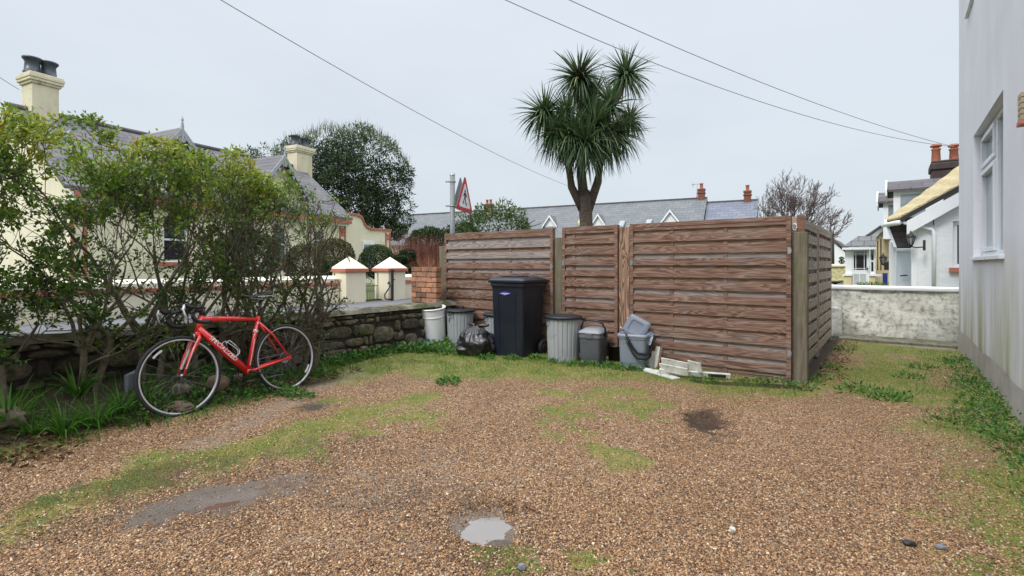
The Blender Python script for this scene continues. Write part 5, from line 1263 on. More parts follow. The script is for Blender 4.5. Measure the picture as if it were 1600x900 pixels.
def cloud_top(px, py, d, rx, ry, label):
    c = at(px,py,d); R, Z = rx*d/FOC, ry*d/FOC; base = Vector((c.x,c.y,.58)); t_ = thing('clipped_shrub', label, 'topiary', base, 0, 'flat topped clipped shrubs'); n = 2600
    q = gb.uniform(-1,1,(n,3)); ax_ = np.argmax(np.abs(q),1); q[np.arange(n),ax_] = np.sign(q[np.arange(n),ax_])*gb.uniform(.85,1,n)
    nm = np.zeros((n,3)); nm[np.arange(n),ax_] = np.sign(q[np.arange(n),ax_]); q = q/np.maximum(1, np.linalg.norm(q,axis=1,keepdims=True)**.45)
    P = q*np.array([R,R,Z])+np.array((c-base)[:])
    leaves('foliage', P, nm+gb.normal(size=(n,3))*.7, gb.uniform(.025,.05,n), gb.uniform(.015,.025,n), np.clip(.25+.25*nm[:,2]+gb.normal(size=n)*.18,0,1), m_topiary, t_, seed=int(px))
    b = MB(); b.tube([(0,0,-.05),(c-base)*.6,(c-base)], [.04,.035,.03], 7); b.build('stem', m_barkdark, t_, recalc=False)
cloud_top(638,399,12.6,12,8,'taller flat topped clipped shrub right of the right gate pier')
cloud_top(626,407,12.0,9,8,'lower flat topped clipped shrub against the right gate pier')
cloud_top(632,421,11.7,12,5,'lowest clipped shrub above the short garden wall')
# bare red-twigged shrub
def twig_shrub(px, py, d, rx, ry, n, label, seed, ground, mat):
    c = at(px, py, d); g = np.random.default_rng(seed); R, Hh = rx*d/FOC, ry*d/FOC; base = Vector((c.x,c.y,ground)); t_ = thing('twiggy_shrub', label, 'shrub', base, 0, 'bare twiggy shrubs by the lane')
    a = g.uniform(0,6.283,n); q = np.sqrt(g.random(n))*R*.75; P = np.stack([q*np.cos(a), q*np.sin(a), np.zeros(n)],1)
    D = np.stack([np.cos(a)*.3+g.normal(size=n)*.2, np.sin(a)*.3+g.normal(size=n)*.2, np.ones(n)],1)
    zt = (c.z-ground)
    straps('twigs', P, D, (zt+Hh)*g.uniform(.55,1.0,n), np.full(n,.018), g.uniform(-.02,.05,n), g.random(n), mat, t_, nseg=4, seed=seed)
twig_shrub(655, 392, 14, 36, 34, 1500, 'wide bare shrub of dark red twigs behind the brick pier', 3, .45, m_redtwig)
twig_shrub(676, 402, 11.5, 11, 14, 380, 'small orange brown twiggy tuft just above the brick pier', 6, .45, simple('orange_twigs', (.30,.13,.07), (.22,.09,.05), 6, .8, tone=.4))

# wind-swept bare trees on the right
def bare_tree(px, pyb, d, label, seed, H_, nl, L, dep, lean, wind, ground=.42, r=.13, crown=None):
    rnd = random.Random(seed); c = at(px, pyb, d); base = Vector((c.x,c.y,ground)); t_ = thing('bare_tree', label, 'tree', base, 0, 'bare wind swept trees')
    b = MB(); hh = H_; top = Vector((lean[0]*hh, lean[1]*hh, hh))
    b.tube([(0,0,-.1), top*.5, top], [r*1.3,r,r*.8], 9, cap=False); tips = []
    cc_ = at(crown[0], crown[1], d)-base; R_x, R_z = crown[2]*d/FOC, crown[3]*d/FOC
    env = lambda q: ((q.x-cc_.x)**2+(q.y-cc_.y)**2)/R_x**2+((q.z-cc_.z)/R_z*(1 if q.z > cc_.z else .45))**2 < 1.0+.12*rnd.random()
    for i in range(nl):
        a = 2*math.pi*i/nl+rnd.uniform(-.3,.3); rt = Vector((CA,SA,0))
        nd = (Vector((math.cos(a)*.85, math.sin(a)*.85, rnd.uniform(.45,1.6)))).normalized()
        grow(b, top*rnd.uniform(.7,1), nd, r*.5, L, dep, rnd, env, tips, wig=.2, up=.14, split=(2,3), ratio=.72, spread=.55, nseg=4, rmin=.009, wind=wind)
    b.build('branches', m_twig, t_, recalc=False)
rt_ = Vector((CA,SA,0))
bare_tree(1240, 352, 28, 'wide bare wind swept tree behind the right end of the front fence', 12, 2.2, 20, 1.2, 5, (-.05,0), rt_*.07, crown=(1246,316,62,54))
bare_tree(1292, 352, 26, 'small bare tree leaning right above the side fence', 5, 2.1, 7, .75, 4, (.04,0), rt_*.14, r=.08, crown=(1300,326,30,44))

# ------------------------------------------------------------------ road sign
d0 = 8.75; base = at(707, 360, d0); base.z = .57
t_ = thing('road_sign', 'grey post carrying a red bordered triangular pedestrian warning sign above the fence', 'road sign', base)
b = MB(); b.tube([(0,0,-.1),(0,0,at(707,272.5,d0).z-.57)], .044, 16); b.build('post', m_signback, t_)
b = MB(); zt = at(707,272,d0).z-.57; b.lathe([(.046,zt-.03),(.047,zt+.004),(.001,zt+.008)], n=16); b.build('cap', m_metal, t_)
BL, BR, AP = at(712.5,326,8.62), at(738.5,334.5,9.02), at(726.8,273.5,8.82)
BL, BR, AP = BL-base, BR-base, AP-base
nrm = (BR-BL).cross(AP-BL).normalized(); vw = -(base+BL-Vector((0,0,CH)));
if nrm.dot(vw) < 0: nrm = -nrm
cen = (BL+BR+AP)/3
def tri(s_, off, th, rad=.12):
    out = []
    V3 = [cen+(p-cen)*s_ for p in (BL,BR,AP)]
    for i in range(3):
        p, q, r_ = V3[i-1], V3[i], V3[(i+1)%3]
        for k_ in range(5):
            u = k_/4; a_ = q.lerp(p, rad*(1-u)*.8); c_ = q.lerp(r_, rad*u*.8); out.append(a_.lerp(c_, u)*.5+(q.lerp(p,rad*.8).lerp(q.lerp(r_,rad*.8),u))*.5)
    return [p+nrm*off for p in out], nrm*th
plate = None
b = MB(); b.prism(*tri(1.03, -.006, .005)); plate = b.build('plate', m_signback, t_)
b = MB(); b.prism(*tri(1.0, .0005, .003)); b.build('red_border', m_signred, plate)
b = MB(); b.prism(*tri(.70, .004, .002)); wf = b.build('white_face', m_signwhite, plate)
ux = (BR-BL).normalized(); uz = (AP-(BL+BR)/2).normalized(); Ls = (BR-BL).length
def sg(x, z): return cen+ux*(x*Ls)+uz*(z*Ls)+nrm*.0066
m_signblack = m_black
b = MB(); pp = lambda pts: b.prism([sg(*p) for p in pts], nrm*.001)
pp([(.0+.038*math.cos(a),.30+.042*math.sin(a)) for a in np.linspace(0,6.28,12,endpoint=False)])
pp([(-.045,.245),(.045,.245),(.055,.12),(.04,.05),(-.04,.05),(-.055,.13)])
pp([(-.045,.245),(-.115,.11),(-.09,.095),(-.03,.2)]); pp([(.045,.245),(.13,.10),(.105,.08),(.03,.2)])
pp([(-.04,.0499),(.0,.0499),(-.06,-.09),(-.085,-.20),(-.125,-.19),(-.095,-.08)]); pp([(.001,.0499),(.045,.0499),(.06,-.08),(.11,-.22),(.065,-.24),(.02,-.09)])
pp([(-.16,-.135),(-.115,-.135),(-.115,-.125),(-.16,-.125)]); pp([(-.06,-.14),(.03,-.14),(.03,-.13),(-.06,-.13)]); pp([(.1,-.145),(.2,-.145),(.2,-.135),(.1,-.135)])
b.build('walking_figure', m_signblack, wf)
b = MB()
BL2 = at(711,326,8.95)-base; sh = BL2-BL
def trib(off, th):
    return [p+sh*.55+Vector((-.02,.02,.03))-nrm*.09 for p in tri(.98,0,0)[0]], nrm*th
b.prism(*trib(0,.004)); b.build('rear_plate', m_signback, t_)
b = MB()
for py in (284, 322):
    z_ = at(707,py,d0).z-.57; b.torus((0,0,z_), .048, .008, 20, 6, 'z'); b.bar((-.12*CA,-.12*SA,z_),(.06*CA,.06*SA,z_),.02,.025)
b.build('clamps', m_metal, t_)

# ------------------------------------------------------------------ overhead wires
def wire(label, A, B, sag, r=.006, mat=m_wire, name='overhead_wire'):
    A, B = Vector(A), Vector(B); b = MB()
    b.tube([(A.lerp(B,u)-A)+Vector((0,0,-sag*4*u*(1-u))) for u in np.linspace(0,1,30)], r, 6); o = b.build(name, mat); o.location = A; return tag(o, label, 'wire', 'overhead wires')
wire('overhead wire crossing the left sky and passing behind the cabbage palm', at(315,-18,8.0), at(892,292,24), .25, .008, m_cable_pale)
wire('lower of the two overhead wires meeting behind the grey house', at(755,-16,7.5), at(1497,230,14), .42, .0065, m_cable_pale)
wire('upper of the two overhead wires meeting behind the grey house', at(855,-16,7.5), at(1497,231,14.1), .22, .0065, m_cable_pale)
wire('short overhead wire at the far left beside the chimney', at(-30,100,13), at(30,140,15), .02, .007)

# ------------------------------------------------------------------ cream cottage beyond the lane (local x along its front, y into the house)
C0 = W(-6.33, 19.0, .55); xd = W(.438,.899); CROT = math.atan2(xd.y, xd.x)
cot = thing('cream_cottage', 'long cream cottage with salmon trim, slate roof and two gabled dormers behind the hedge', 'cottage', C0, CROT)
sx = lambda px: -((-6.33-19*((px-800)/FOC))/(.438-.899*((px-800)/FOC)))
EZ, RZ, RY, XL = 2.55, 4.50, 2.45, -8.50
win = [(sx(490),sx(505.5),1.18,1.92),(sx(429),sx(449.5),.75,1.95),(-6.52,-5.86,.75,1.95),(-4.6,-3.9,.0,2.05)]
b = MB(); xs_ = sorted({XL,0}|{w[0] for w in win}|{w[1] for w in win})
for x0, x1 in zip(xs_, xs_[1:]):
    w = [q for q in win if q[0] <= x0+1e-6 and q[1] >= x1-1e-6]
    if w:
        if w[0][2] > 0: b.box(x0,x1,0,.25,-.1,w[0][2])
        b.box(x0,x1,0,.25,w[0][3],EZ)
    else: b.box(x0,x1,0,.25,-.1,EZ)
b.prism([(0,.25,-.1),(0,2*RY,-.1),(0,2*RY,EZ),(0,RY,RZ-.02),(0,.25,EZ+.2)], (-.25,0,0)); b.prism([(XL,.25,-.1),(XL,2*RY,-.1),(XL,2*RY,EZ),(XL,RY,RZ-.02),(XL,.25,EZ+.2)], (.25,0,0)); b.box(XL+.25,-.25,2*RY-.25,2*RY,-.1,EZ)
b.build('wall', m_cream, cot)
b = MB(); th = .07
sl_ = (RZ-EZ)/RY
b.prism([(XL-.2,-.22,EZ-.22*sl_+.0),(.14,-.22,EZ-.22*sl_),(.14,RY,RZ),(XL-.2,RY,RZ)], (0,0,.09)); b.prism([(XL-.2,2*RY+.2,EZ-.2*sl_),(.14,2*RY+.2,EZ-.2*sl_),(.14,RY+.001,RZ),(XL-.2,RY+.001,RZ)], (0,0,.09))
roof = b.build('roof', m_slate, cot)
b = MB(); b.tube([(XL-.2,RY,RZ+.08),(.16,RY,RZ+.08)], .085, 8); b.build('ridge_tiles', m_slatedark, roof)
b = MB(); b.box(XL,0.06,-.26,-.16,EZ-.33,EZ-.19); b.build('gutter', m_pink, cot); b = MB(); b.box(XL,.03,-.15,-.004,EZ-.42,EZ-.2); b.build('fascia', m_white, cot)
for x in (-.02, XL+.3):
    b = MB()
    for dx in (-.30,-.05): b.box(x+dx, x+dx+.06, -.03, -.001, 0, EZ-.43)
    b.box(x-.30,x+.01,-.032,-.0015,EZ-.62,EZ-.50); b.box(x-.19,x-.10,-.034,-.0015,EZ-.72,EZ-.60); b.box(x-.23,x-.06,-.035,-.0012,EZ-.78,EZ-.70)
    b.build('salmon_pilaster', m_pink, cot)
b = MB()
for w in win:
    if w[2] > 0:
        b = MB()
        b.box(w[0]-.12,w[1]+.12,-.05,-.001,w[2]-.10,w[2]-.002)
        if w[0] < -70: b.box(w[0]-.13,w[0]-.002,-.03,-.001,w[2],w[3]); b.box(w[1]+.002,w[1]+.13,-.03,-.001,w[2],w[3]); b.box(w[0]-.13,w[1]+.13,-.031,-.001,w[3]+.001,w[3]+.14)
        b.build('salmon_sill', m_pink, cot)
for w in win:
    f = MB(); fr = .06
    f.box(w[0],w[0]+fr,.06,.14,w[2],w[3]); f.box(w[1]-fr,w[1],.06,.14,w[2],w[3]); f.box(w[0]+fr,w[1]-fr,.06,.14,w[3]-fr,w[3]); f.box(w[0]+fr,w[1]-fr,.06,.14,max(w[2],.01),w[2]+fr)
    m = (w[2]+w[3])/2; f.box(w[0]+fr,w[1]-fr,.07,.13,m-.025,m+.025); o = f.build('window' if w[2] > 0 else 'door', m_white, cot)
    p = MB(); p.box(w[0]+fr,w[1]-fr,.095,.105,w[2]+fr,w[3]-fr); p.build('pane', glass(), o)
    p = MB(); p.box(w[0]-.3,w[1]+.3,.6,.62,0,EZ); p.build('dim_room_sheet', simple('dim_room', (.05,.05,.045)), o)  # dark sheet behind the pane; the room's shade is put into its colour
for k_, (px, ap) in enumerate(((275,204),(436,245))):
    x = sx(px); hw = .95 if k_ == 0 else .9; az_ = at(px,ap,0).z
    u = (px-800)/FOC; s_ = -x; f_ = 19-.899*s_; az_ = CH+(HZ-ap)*f_/FOC-.55; bz = az_-1.25
    b = MB(); b.prism([(x-hw,-.02,bz),(x+hw,-.02,bz),(x,-.02,az_-.04)], (0,.12,0)); b.box(x-hw+.1,x+hw-.1,-.018,.1,EZ-.2,bz+.0) ; dm = b.build('dormer', m_cream, cot)
    ry = (az_-EZ)/sl_+.2; b = MB()
    for q in (-1,1): b.prism([(x,-.25,az_),(x+q*(hw+.18),-.25,bz-.10),(x+q*(hw+.18),(bz-.1-EZ)/sl_+.3,bz-.10),(x,ry,az_)], (0,0,.06))
    b.build('dormer_roof', m_slate, dm)
    b = MB()
    for q in (-1,1):
        b.prism([(x,-.29,az_+.05),(x+q*(hw+.20),-.29,bz-.09),(x+q*(hw+.20),-.29,bz-.24),(x,-.29,az_-.14)], (0,.035,0))
        for j in range(7): 
            u0 = j/7; cx_ = x+q*(hw+.1)*(u0+.06); cz_ = az_-(az_-bz+.1)*(u0+.06)-.21; b.prism([(cx_-.06,-.285,cz_+.07),(cx_+.06,-.285,cz_+.07-q*.0),(cx_,-.285,cz_-.07)], (0,.02,0))
    b.box(x-.03,x+.03,-.31,-.25,az_-.35,az_+.12); b.lathe([(.001,.36),(.02,.30),(.04,.25),(.02,.20),(.035,.16),(.025,.11)], (x,-.28,az_), 8); b.build('bargeboard', simple('grey_bargeboard', (.42,.43,.46), (.35,.36,.39), 4, .6), dm)
    f = MB(); f.box(x-.3,x+.3,-.045,-.022,bz-.55,bz+.28); o = f.build('window', m_white, dm); p = MB(); p.box(x-.25,x+.25,-.05,-.046,bz-.5,bz+.23); p.build('pane', glass(), o)
for k_, (x, w_) in enumerate(((-8.10,.54),(.0,.76))):
    c = MB(); h0, h1 = RZ-1.0, RZ+(.72 if k_ == 0 else .62); w2, d2 = w_/2, .28
    c.box(x-w2,x+w2,RY-d2,RY+d2,h0,h1); c.box(x-w2-.04,x+w2+.04,RY-d2-.04,RY+d2+.04,h1+.0005,h1+.06); c.box(x-w2-.075,x+w2+.075,RY-d2-.075,RY+d2+.075,h1+.0605,h1+.13); c.box(x-w2-.09,x+w2+.09,RY-d2-.09,RY+d2+.09,h1+.1305,h1+.22); c.prism([(x-w2-.07,RY-d2-.07,h1+.2205),(x+w2+.07,RY-d2-.07,h1+.2205),(x+w2+.07,RY+d2+.07,h1+.2205),(x-w2-.07,RY+d2+.07,h1+.2205)],(0,0,.05)); 
    ch = c.build('chimney', rendermat('chimney_render', (.74,.68,.5), (.40,.35,.2), (1,1,.3), 2.4, (.45,.75), .6, bump=.3, dark=(6,.58,.75,(.2,.19,.1))) if k_ == 0 else bpy.data.materials['chimney_render'], cot, bevel=.015)
    for q in (-w_*.30,w_*.30):
        p = MB(); p.lathe([(.17,0),(.19,.05),(.165,.06),(.145,.30),(.18,.36),(.20,.38),(.20,.42),(.15,.42),(.12,.1)], (x+q,RY,h1+.27), 16); p.build('chimney_pot', m_pot, ch)
# curved screen wall carrying on from the cottage front
t_ = thing('curved_screen_wall', 'cream screen wall with a salmon coping curving down, right of the cottage', 'garden wall', C0+Vector((0,0,0)), CROT)
prof = [(.02,2.62),(.75,2.60),(.95,2.55),(1.05,2.42),(1.12,2.28),(1.25,2.17),(1.45,2.11),(1.8,2.10),(2.75,2.12)]
wx0, wx1, wz0, wz1 = -sx(0)*0+1.55, 2.1, .85, 1.72
b = MB()
for (x0,z0),(x1,z1) in zip(prof, prof[1:]): b.prism([(x0,.12,-.1),(x1,.12,-.1),(x1,.12,z1),(x0,.12,z0)], (0,.25,0))
b.build('wall', m_cream, t_)
b = MB()
for (x0,z0),(x1,z1) in zip(prof, prof[1:]): b.prism([(x0,.06,z0+.001),(x1,.06,z1+.001),(x1,.06,z1+.09),(x0,.06,z0+.09)], (0,.36,0))
b.build('coping', m_pink, t_)
b = MB()
for dx in (2.40,2.66): b.box(dx,dx+.06,.09,.119,0,2.05)
b.box(2.40,2.72,.088,.1185,1.88,1.98); b.box(2.5,2.62,.086,.118,1.74,1.84); b.build('salmon_pilaster', m_pink, t_)
f = MB(); f.box(1.02,1.72,.08,.119,.6,1.62); o = f.build('window', m_white, t_); p = MB(); p.box(1.08,1.58,.074,.0795,.66,1.5); p.build('pane', simple('pale_blind', (.22,.27,.33), None, 3, .3), o)

# ------------------------------------------------------------------ slate terrace behind the fence (local x along the ridge, y away from the viewer)
TA, TB = at(645,337,53.5), at(1103,311.5,40.0); dx_ = TB-TA; dx_.z = 0; TL = dx_.length; TROT = math.atan2(dx_.y, dx_.x); ZR = (TA.z+TB.z)/2
ter = thing('slate_terrace', 'long grey slate roofed terrace with small white dormers beyond the fence', 'house', (TA.x,TA.y,.4), TROT)
zr = ZR-.4; RUN, ez = 4.4, zr-3.3
fwd_dir = Vector((math.cos(TROT),math.sin(TROT),0)); nd_ = Vector((-fwd_dir.y,fwd_dir.x,0)); sgn = 1 if nd_.dot(TA) > 0 else -1    # +y away
Y = lambda y: y*sgn
b = MB(); b.box(-1,TL,min(Y(-RUN+.3),Y(RUN-.3)),max(Y(-RUN+.3),Y(RUN-.3)),-.3,ez); b.prism([(TL,Y(-RUN+.3),ez),(TL,Y(RUN-.3),ez),(TL,0,zr-.1)],(-.3,0,0)); b.build('wall', m_cream, ter)
b = MB()
for q in (-1,1): b.prism([(-1,Y(q*RUN),ez-.15),(TL+.1,Y(q*RUN),ez-.15),(TL+.1,0,zr),(-1,0,zr)], (0,0,.12))
rf = b.build('roof', m_slatefar, ter)
b = MB(); b.box(-1,TL+.1,-.12,.12,zr+.04,zr+.17); b.build('ridge_tiles', m_slatedark, rf)
def on_roof(px, py):     # where the line of sight meets the front slope, in the terrace's own axes
    o = Vector((0,0,CH)); dr = at(px,py,1.0)-o
    n_ = nd_*sgn; # slope plane: z = zr+.4 + (dist along n)*k from the ridge, dist negative in front
    kk = 3.3/RUN; A0 = Vector((TA.x,TA.y,0))
    t_ = (zr+.52-CH+kk*((o-A0).dot(n_)))/(dr.z-kk*dr.dot(n_)); p = o+dr*t_; q = p-A0
    return q.dot(fwd_dir), (Vector((q.x,q.y,0))).dot(nd_), p.z-.4
for px, py, w in ((867,349,.60),(941,347,.55),(1051,341,.62)):
    x, y, z = on_roof(px,py-9); b = MB(); ww = w; yf = y-sgn*1.1
    y0_, y1_ = min(yf,y+sgn*.8), max(yf,y+sgn*.8)
    b.box(x-ww*.85,x+ww*.85,y0_,y1_,z-1.8,z-.75); b.prism([(x-ww*.85,yf,z-.75),(x+ww*.85,yf,z-.75),(x,yf,z-.05)],(0,sgn*1.9,0)); dm = b.build('dormer', m_white, rf)
    b = MB()
    for q in (-1,1): b.prism([(x,yf-sgn*.15,z+.02),(x+q*ww*1.12,yf-sgn*.15,z-.92),(x+q*ww*1.12,y+sgn*1.2,z-.92),(x,y+sgn*1.2,z+.02)],(0,0,.10))
    b.build('dormer_roof', m_slatefar, dm)
    b = MB()
    for q in (-1,1): b.prism([(x,yf-sgn*.2,z+.12),(x+q*ww*1.15,yf-sgn*.2,z-.84),(x+q*ww*1.15,yf-sgn*.2,z-1.02),(x,yf-sgn*.2,z-.08)],(0,sgn*.05,0))
    b.build('bargeboard', m_white, dm)
    b = MB(); b.box(x-ww*.5,x+ww*.5,min(yf-sgn*.03,yf-sgn*.06),max(yf-sgn*.03,yf-sgn*.06),z-1.7,z-.85); b.build('window', simple('far_pane', (.33,.38,.42), None, 3, .25), dm)
for px, py in ((972,350),(1014,348)):
    x, y, z = on_roof(px,py); b = MB(); kk = 3.3/RUN
    b.prism([(x-.24,y-sgn*.5,z-.5*kk),(x+.24,y-sgn*.5,z-.5*kk),(x+.24,y+sgn*.25,z+.25*kk),(x-.24,y+sgn*.25,z+.25*kk)],(0,0,.12)); s_ = b.build('skylight', m_signback, rf)
    b = MB(); b.prism([(x-.18,y-sgn*.42,z-.42*kk),(x+.18,y-sgn*.42,z-.42*kk),(x+.18,y+sgn*.18,z+.18*kk),(x-.18,y+sgn*.18,z+.18*kk)],(0,0,.14)); b.build('pane', bpy.data.materials['far_pane'], s_)
x, y, z = on_roof(908,352); b = MB(); x2, y2, z2 = on_roof(918,324)
b.prism([(x-.3,y,z),(x+.3,y,z),(x2+.3,y2,z2),(x2-.3,y2,z2)],(0,0,.22)); b.build('party_wall', m_yellowwall, rf)
def far_chimney(par, x, w, h, label=None, pots=1, y=0, zr_=zr):
    b = MB(); b.box(x-w/2,x+w/2,y-.25,y+.25,zr_-.8,zr_+h); b.box(x-w/2-.04,x+w/2+.04,y-.28,y+.28,zr_+h+.001,zr_+h+.12); b.box(x-w/2-.05,x+w/2+.05,y-.30,y+.30,zr_+h-.25,zr_+h-.17); c = b.build('chimney', m_redbrick, par)
    for i in range(pots):
        xx = x+(i-(pots-1)/2)*.4; b = MB(); b.lathe([(.15,0),(.13,.08),(.115,.36),(.15,.40),(.15,.45),(.08,.45)],(xx,y,zr_+h+.12),12); b.build('chimney_pot', m_terracotta, c)
def xalong(px):
    o = Vector((0,0,CH)); dr = at(px,414,1.0)-o; A0 = Vector((TA.x,TA.y,0)); n_ = nd_
    t_ = -((Vector((0,0,0))-A0).dot(n_))/dr.dot(n_); return (dr*t_-A0+Vector((0,0,-CH))*0).dot(fwd_dir)
far_chimney(ter, xalong(1096), .50, .72, pots=1); far_chimney(ter, xalong(764), .85, .60, pots=2)
xe0, xe1 = TL+.12, xalong(1184)
eh = thing('end_house', 'lower bluish slate roofed house at the right end of the terrace', 'house', (TA.x,TA.y,.4), TROT)
zq = zr-.38; b = MB(); b.box(xe0,xe1-.15,min(Y(-RUN+.3),Y(RUN-.3)),max(Y(-RUN+.3),Y(RUN-.3)),-.3,ez-.3); b.prism([(xe1-.15,Y(-RUN+.3),ez-.3),(xe1-.15,Y(RUN-.3),ez-.3),(xe1-.15,0,zq-.1)],(-.3,0,0)); b.build('wall', m_cream, eh)
b = MB()
for q in (-1,1): b.prism([(xe0,Y(q*RUN),ez-.5),(xe1,Y(q*RUN),ez-.5),(xe1,0,zq),(xe0,0,zq)],(0,0,.12))
rf2 = b.build('roof', m_slateblue, eh); b = MB(); b.box(xe0,xe1,-.12,.12,zq+.04,zq+.17); b.build('ridge_tiles', m_slatedark, rf2)
far_chimney(eh, xalong(1168), .50, .72, zr_=zq)
b = MB(); ax_ = xalong(1089); b.tube([(ax_,0,zr-.2),(ax_,0,zr+1.3)], .03, 5); b.bar((ax_-.4,0,zr+1.25),(ax_+.2,0,zr+1.25),.04,.04); b.bar((ax_-.3,0,zr+1.05),(ax_-.3,0,zr+1.35),.25,.02); b.build('aerial', m_metal, ter)

# ------------------------------------------------------------------ white cottage, porches and houses up the lane on the right (facing walls stand at y = const)
def quad(b, pts, off): return b.prism(pts, off)
YG = 13.0
g0 = oy(1433,450,YG); wc = thing('whitewashed_cottage', 'whitewashed stone cottage with a yellow lichened roof beyond the white wall', 'cottage', (g0.x,YG,.4), 0)
o_ = Vector((g0.x,YG,.4)); lo = lambda px, py, Yp=YG: oy(px,py,Yp)-o_
A = lo(1433,345); e0, e1 = lo(1410,349), lo(1497,303); sl2 = (e1.z-e0.z)/(e1.x-e0.x); rx_ = 2.3
rz_ = e0.z+sl2*(rx_-e0.x)
wn0, wn1 = lo(1489,418), lo(1500,345)
b = MB()
b.prism([(0,0,-.3),(wn0.x,0,-.3),(wn0.x,0,e0.z+sl2*(wn0.x-e0.x)),(0,0,e0.z+sl2*(0-e0.x))],(0,.35,0))
x1_ = wn0.x+.55
b.prism([(wn0.x,0,-.3),(x1_,0,-.3),(x1_,0,wn0.z),(wn0.x,0,wn0.z)],(0,.35,0)); b.prism([(wn0.x,0,wn1.z),(x1_,0,wn1.z),(x1_,0,e0.z+sl2*(x1_-e0.x)),(wn0.x,0,e0.z+sl2*(wn0.x-e0.x))],(0,.35,0))
b.prism([(x1_,0,-.3),(2*rx_,0,-.3),(2*rx_,0,e0.z),(rx_,0,rz_),(x1_,0,e0.z+sl2*(x1_-e0.x))],(0,.35,0)); b.box(0,.35,.351,4,-.3,e0.z+.05); b.box(2*rx_-.35,2*rx_,.351,4,-.3,e0.z)
b.build('wall', m_whitestone, wc)
f = MB(); f.box(wn0.x,wn0.x+.07,.1,.18,wn0.z,wn1.z); f.box(wn0.x+.48,x1_,.1,.18,wn0.z,wn1.z); f.box(wn0.x+.07,wn0.x+.48,.1,.18,wn1.z-.07,wn1.z); f.box(wn0.x+.07,wn0.x+.48,.1,.18,wn0.z,wn0.z+.07); o = f.build('window', m_white, wc); f = MB(); f.box(wn0.x+.07,wn0.x+.48,.13,.14,wn0.z+.07,wn1.z-.07); f.build('pane', glass(), o); f = MB(); f.box(wn0.x-.06,x1_+.06,-.09,.099,wn0.z-.09,wn0.z-.002); f.build('sill', m_pink, o)
# roof: near verge, far verge, eave
n0, n1 = lo(1407,340,YG-.18), Vector((rx_,-.18,rz_+.16)); f0, f1 = lo(1382,346,16.0), lo(1497,262,16.0); f1 = f0+(f1-f0)*((rx_-f0.x)/(f1.x-f0.x))
rnd = random.Random(2)
def roofpt(u, v):
    p = n0.lerp(n1,u); q = f0.lerp(f1,u); w = p.lerp(q,v); w.z += .012*math.sin(u*70)+.01*math.sin(v*40+u*9); return w
b = MB(); b.grid(roofpt, 60, 24); rf = b.build('roof', m_lichroof, wc, recalc=False, solid=.05)
b = MB(); b.prism([n0+Vector((0,-.015,-.0)),n1+Vector((0,-.015,0)),n1+Vector((0,-.015,-.09)),n0+Vector((0,-.015,-.09))],(0,.05,0)); b.build('roof_edge', m_dark, rf)
b = MB(); b.prism([n0+Vector((.10,-.005,-.075)),n1+Vector((0,-.005,-.10)),n1+Vector((0,-.005,-.30)),n0+Vector((.10,-.005,-.35))],(0,.04,0)); b.build('bargeboard', m_white, wc)
b = MB(); b.prism([f1,f1+Vector((2.6,0,-1.8)),n1+Vector((2.6,0,-1.4)),n1],(0,0,.05)); b.build('rear_slope', m_slatedark, rf)
b = MB(); b.tube([n0+Vector((-.03,.0,-.10)), f0+Vector((-.03,0,-.10))], .055, 8); b.build('gutter', m_white, wc)
b = MB(); q0, q1, q2 = lo(1411,346,YG-.12), lo(1459,359,YG-.06), lo(1459,460,YG-.06); b.tube([q0,q0+Vector((.02,0,-.03)),q1+Vector((-.03,0,.01)),q1+Vector((0,0,-.05)),q2], .034, 10); b.build('downpipe', m_white, wc)
b = MB(); b.tube([lo(1458,338,YG-.02),lo(1459,352,YG-.02)], .008, 5); b.build('cable', m_dark, wc)
b = MB(); q0, q1 = lo(1424,350,YG+.05), lo(1432,460,YG+.05); b.box(q0.x,-.002,.02,.3,-.3,q0.z); b.build('corner_strip', m_white, wc)
# lean-to porch on its left
b = MB(); P4 = [lo(1385,347,15.4), lo(1401,388,14.2), lo(1426,388,14.2), lo(1428,342,15.4)]; b.prism(P4,(0,0,.05)); pr = b.build('porch_roof', m_slatedark, wc)
b = MB(); u_ = lo(1384,346,15.35); v_ = lo(1400,389,14.15); b.bar(u_,v_,.05,.10,(0,1,0)); b.bar(v_+Vector((0,0,-.02)),lo(1424,389,14.15)+Vector((0,0,-.02)),.04,.05); b.build('porch_bargeboard', m_white, pr)
d0_, d1_ = lo(1401,447,14.25), lo(1423,391,14.25); b = MB(); b.box(d0_.x,d1_.x+.02,d0_.y,d0_.y+.05,-.3,d1_.z); dr_ = b.build('door', m_doorblue, wc); b = MB(); q = lo(1417,430,14.2); b.tube([q,q+Vector((0,-.05,0)),q+Vector((-.12,-.05,-.015))], .016, 6); b.build('door_handle', m_iron, dr_)
e0_, e1_ = lo(1389,447,14.6), lo(1400.5,378,14.6); b = MB(); b.box(e0_.x,e1_.x,e0_.y,e0_.y+1.2,-.3,e1_.z); b.box(d0_.x-.03,d0_.x-.002,d0_.y-.03,d0_.y+.06,-.3,d1_.z); b.build('porch_wall', m_white, wc)
